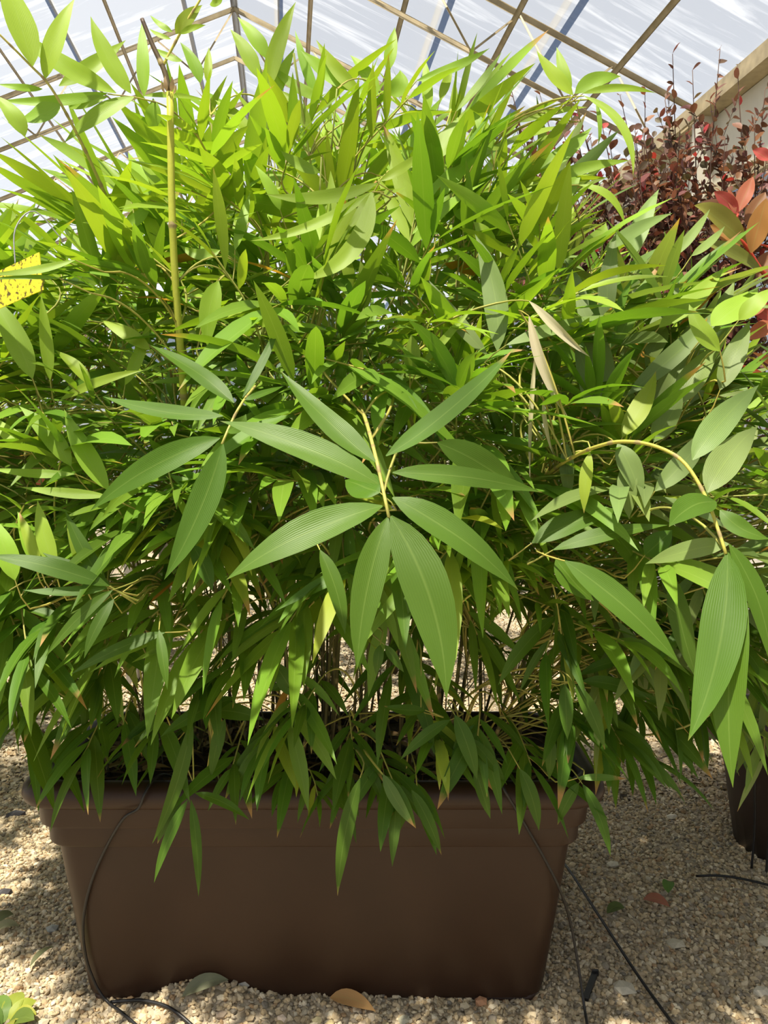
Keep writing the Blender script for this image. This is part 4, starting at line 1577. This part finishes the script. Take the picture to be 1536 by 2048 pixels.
# ------------------------------------------------------------------ things lying on the gravel
def ground_leaf(bx, by, tx, ty, wpx, c, label, curl=.02, mat='dry', name='fallen_leaf'):
    p0, p2 = ground_pt(bx, by, .012), ground_pt(tx, ty, .012)
    d = proj(p0)[2]
    v_, f_, u_ = blade(p0, (p0 + p2) / 2 + V((0, 0, curl)), p2, V((R(-.3, .3), R(-.4, .1), 1)).normalized(), wpx / F * d * 1.3, 10, 2, .3, .5)
    mb = MB()
    mb.add(v_, f_, vary(c, .05) + (0,), u_)
    o = mb.build(name, M[mat], None, True, origin=p0)
    tag(o, label, 'leaf')


ground_leaf(365, 2040, 458, 2016, 30, (.22, .24, .15), 'grey green fallen leaf on gravel in front of the trough')
ground_leaf(660, 2024, 752, 2046, 24, (.50, .30, .12), 'tan fallen leaf on gravel in front of the trough')
ground_leaf(60, 1948, 110, 1908, 12, (.13, .14, .07), 'dark curled fallen leaf on gravel beside the trough end')
ground_leaf(-10, 1862, 28, 1842, 16, (.16, .17, .08), 'olive fallen leaf on gravel, darker of two lying together')
ground_leaf(-10, 1874, 40, 1866, 14, (.24, .24, .14), 'pale olive fallen leaf on gravel under the darker one')
ground_leaf(1214, 1836, 1250, 1826, 16, (.10, .14, .04), 'dark green fallen leaf beside the irrigation tube')
ground_leaf(1286, 1808, 1340, 1824, 18, (.40, .16, .10), 'reddish brown fallen leaf on sunlit gravel')
ground_leaf(1336, 1795, 1336, 1772, 18, (.13, .24, .05), 'small green fallen leaf on sunlit gravel')
ground_leaf(1478, 1612, 1500, 1602, 14, (.42, .17, .10), 'small rust coloured fallen leaf near the dark pot')
for (px, py, sx, sy, sz, c, m, nm, lab) in (
        (1246, 1983, .026, .022, .010, (.58, .52, .40), 'stone', 'stone', 'large pale flat stone beside the straight irrigation tube'),
        (1224, 1730, .020, .011, .008, (.62, .56, .42), 'stone', 'stone', 'pale stone lying right of the trough corner'),
        (1350, 1893, .024, .016, .008, (.52, .46, .34), 'stone', 'stone', 'broad beige stone in the middle of the open gravel'),
        (1345, 1636, .020, .013, .008, (.60, .55, .44), 'stone', 'stone', 'whitish stone on the shaded gravel near the dark pot'),
        (30, 1630, .030, .016, .010, (.06, .055, .06), 'slate', 'slate_chip', 'dark slate chip on shaded gravel left of the trough'),
        (8, 1790, .020, .013, .009, (.06, .055, .06), 'slate', 'slate_chip', 'small dark slate chip on sunlit gravel'),
        (490, 1974, .018, .014, .014, (.62, .48, .26), 'stone', 'stone', 'yellowish stone on the gravel mound against the trough'),
        (452, 1966, .014, .012, .011, (.50, .42, .28), 'stone', 'stone', 'rounded tan stone on the gravel mound against the trough'),
        (490, 2006, .015, .012, .009, (.32, .31, .28), 'stone', 'stone', 'grey stone in front of the gravel mound'),
        (962, 2016, .012, .011, .009, (.50, .26, .14), 'stone', 'stone', 'orange brown stone in front of the trough'),
        (104, 1866, .014, .012, .009, (.30, .30, .27), 'stone', 'stone', 'grey stone on sunlit gravel beside the trough end'),
        (1530, 1890, .020, .018, .011, (.60, .54, .40), 'stone', 'stone', 'chunky pale stone on sunlit gravel'),
        (1520, 1990, .018, .015, .010, (.60, .54, .42), 'stone', 'stone', 'angular cream stone on the open gravel')):
    p = ground_pt(px, py, .006)
    o = stone_obj(nm, p, sx, sy, sz, c, M[m], None, .3)
    tag(o, lab, 'stone')
b = MB()
p0, p1 = ground_pt(1170, 2010, .008), ground_pt(1190, 1955, .008)
bar(b, p0, p1, .011, .006)
o = b.build('drip_stake', M['tube'], None, False, origin=p0)
tag(o, 'short black plastic drip stake lying beside the tube', 'stake')
b = MB()
box(b, p1, (.012, .006, .012))
b.build('stake_head', M['tube'], o, False, origin=p0)
BP.settle({pl, soil, nb_, ph, qp, trap, sh} | {o for o in bpy.data.objects if o.name.startswith('drip_tube')})
BP.finish(M['leaf'], 300)
# variegated low plant in the corner
vp = empty('variegated_plant', ground_pt(10, 2052, 0))
tag(vp, 'low leafy plant with yellow spotted green leaves on the gravel', 'plant')
VP = Plant(vp, 77)
o0 = V(vp.location)
for k in range(9):
    a = k * .75
    d = V((math.cos(a), math.sin(a), .5)).normalized()
    L_ = R(.05, .075)
    VP.leaf(o0 + d * .006, o0 + d * L_ * .5 + V((0, 0, .014)), o0 + d * L_ + V((0, 0, -.008)), V((0, -.2, 1)), L_ * .55, vary(random.choice([(.14, .22, .05), (.32, .36, .06)])), 0, True, nseg=10, na=2, fold=.2, P=OVAL)
VP.finish(M['leaf'], 20)
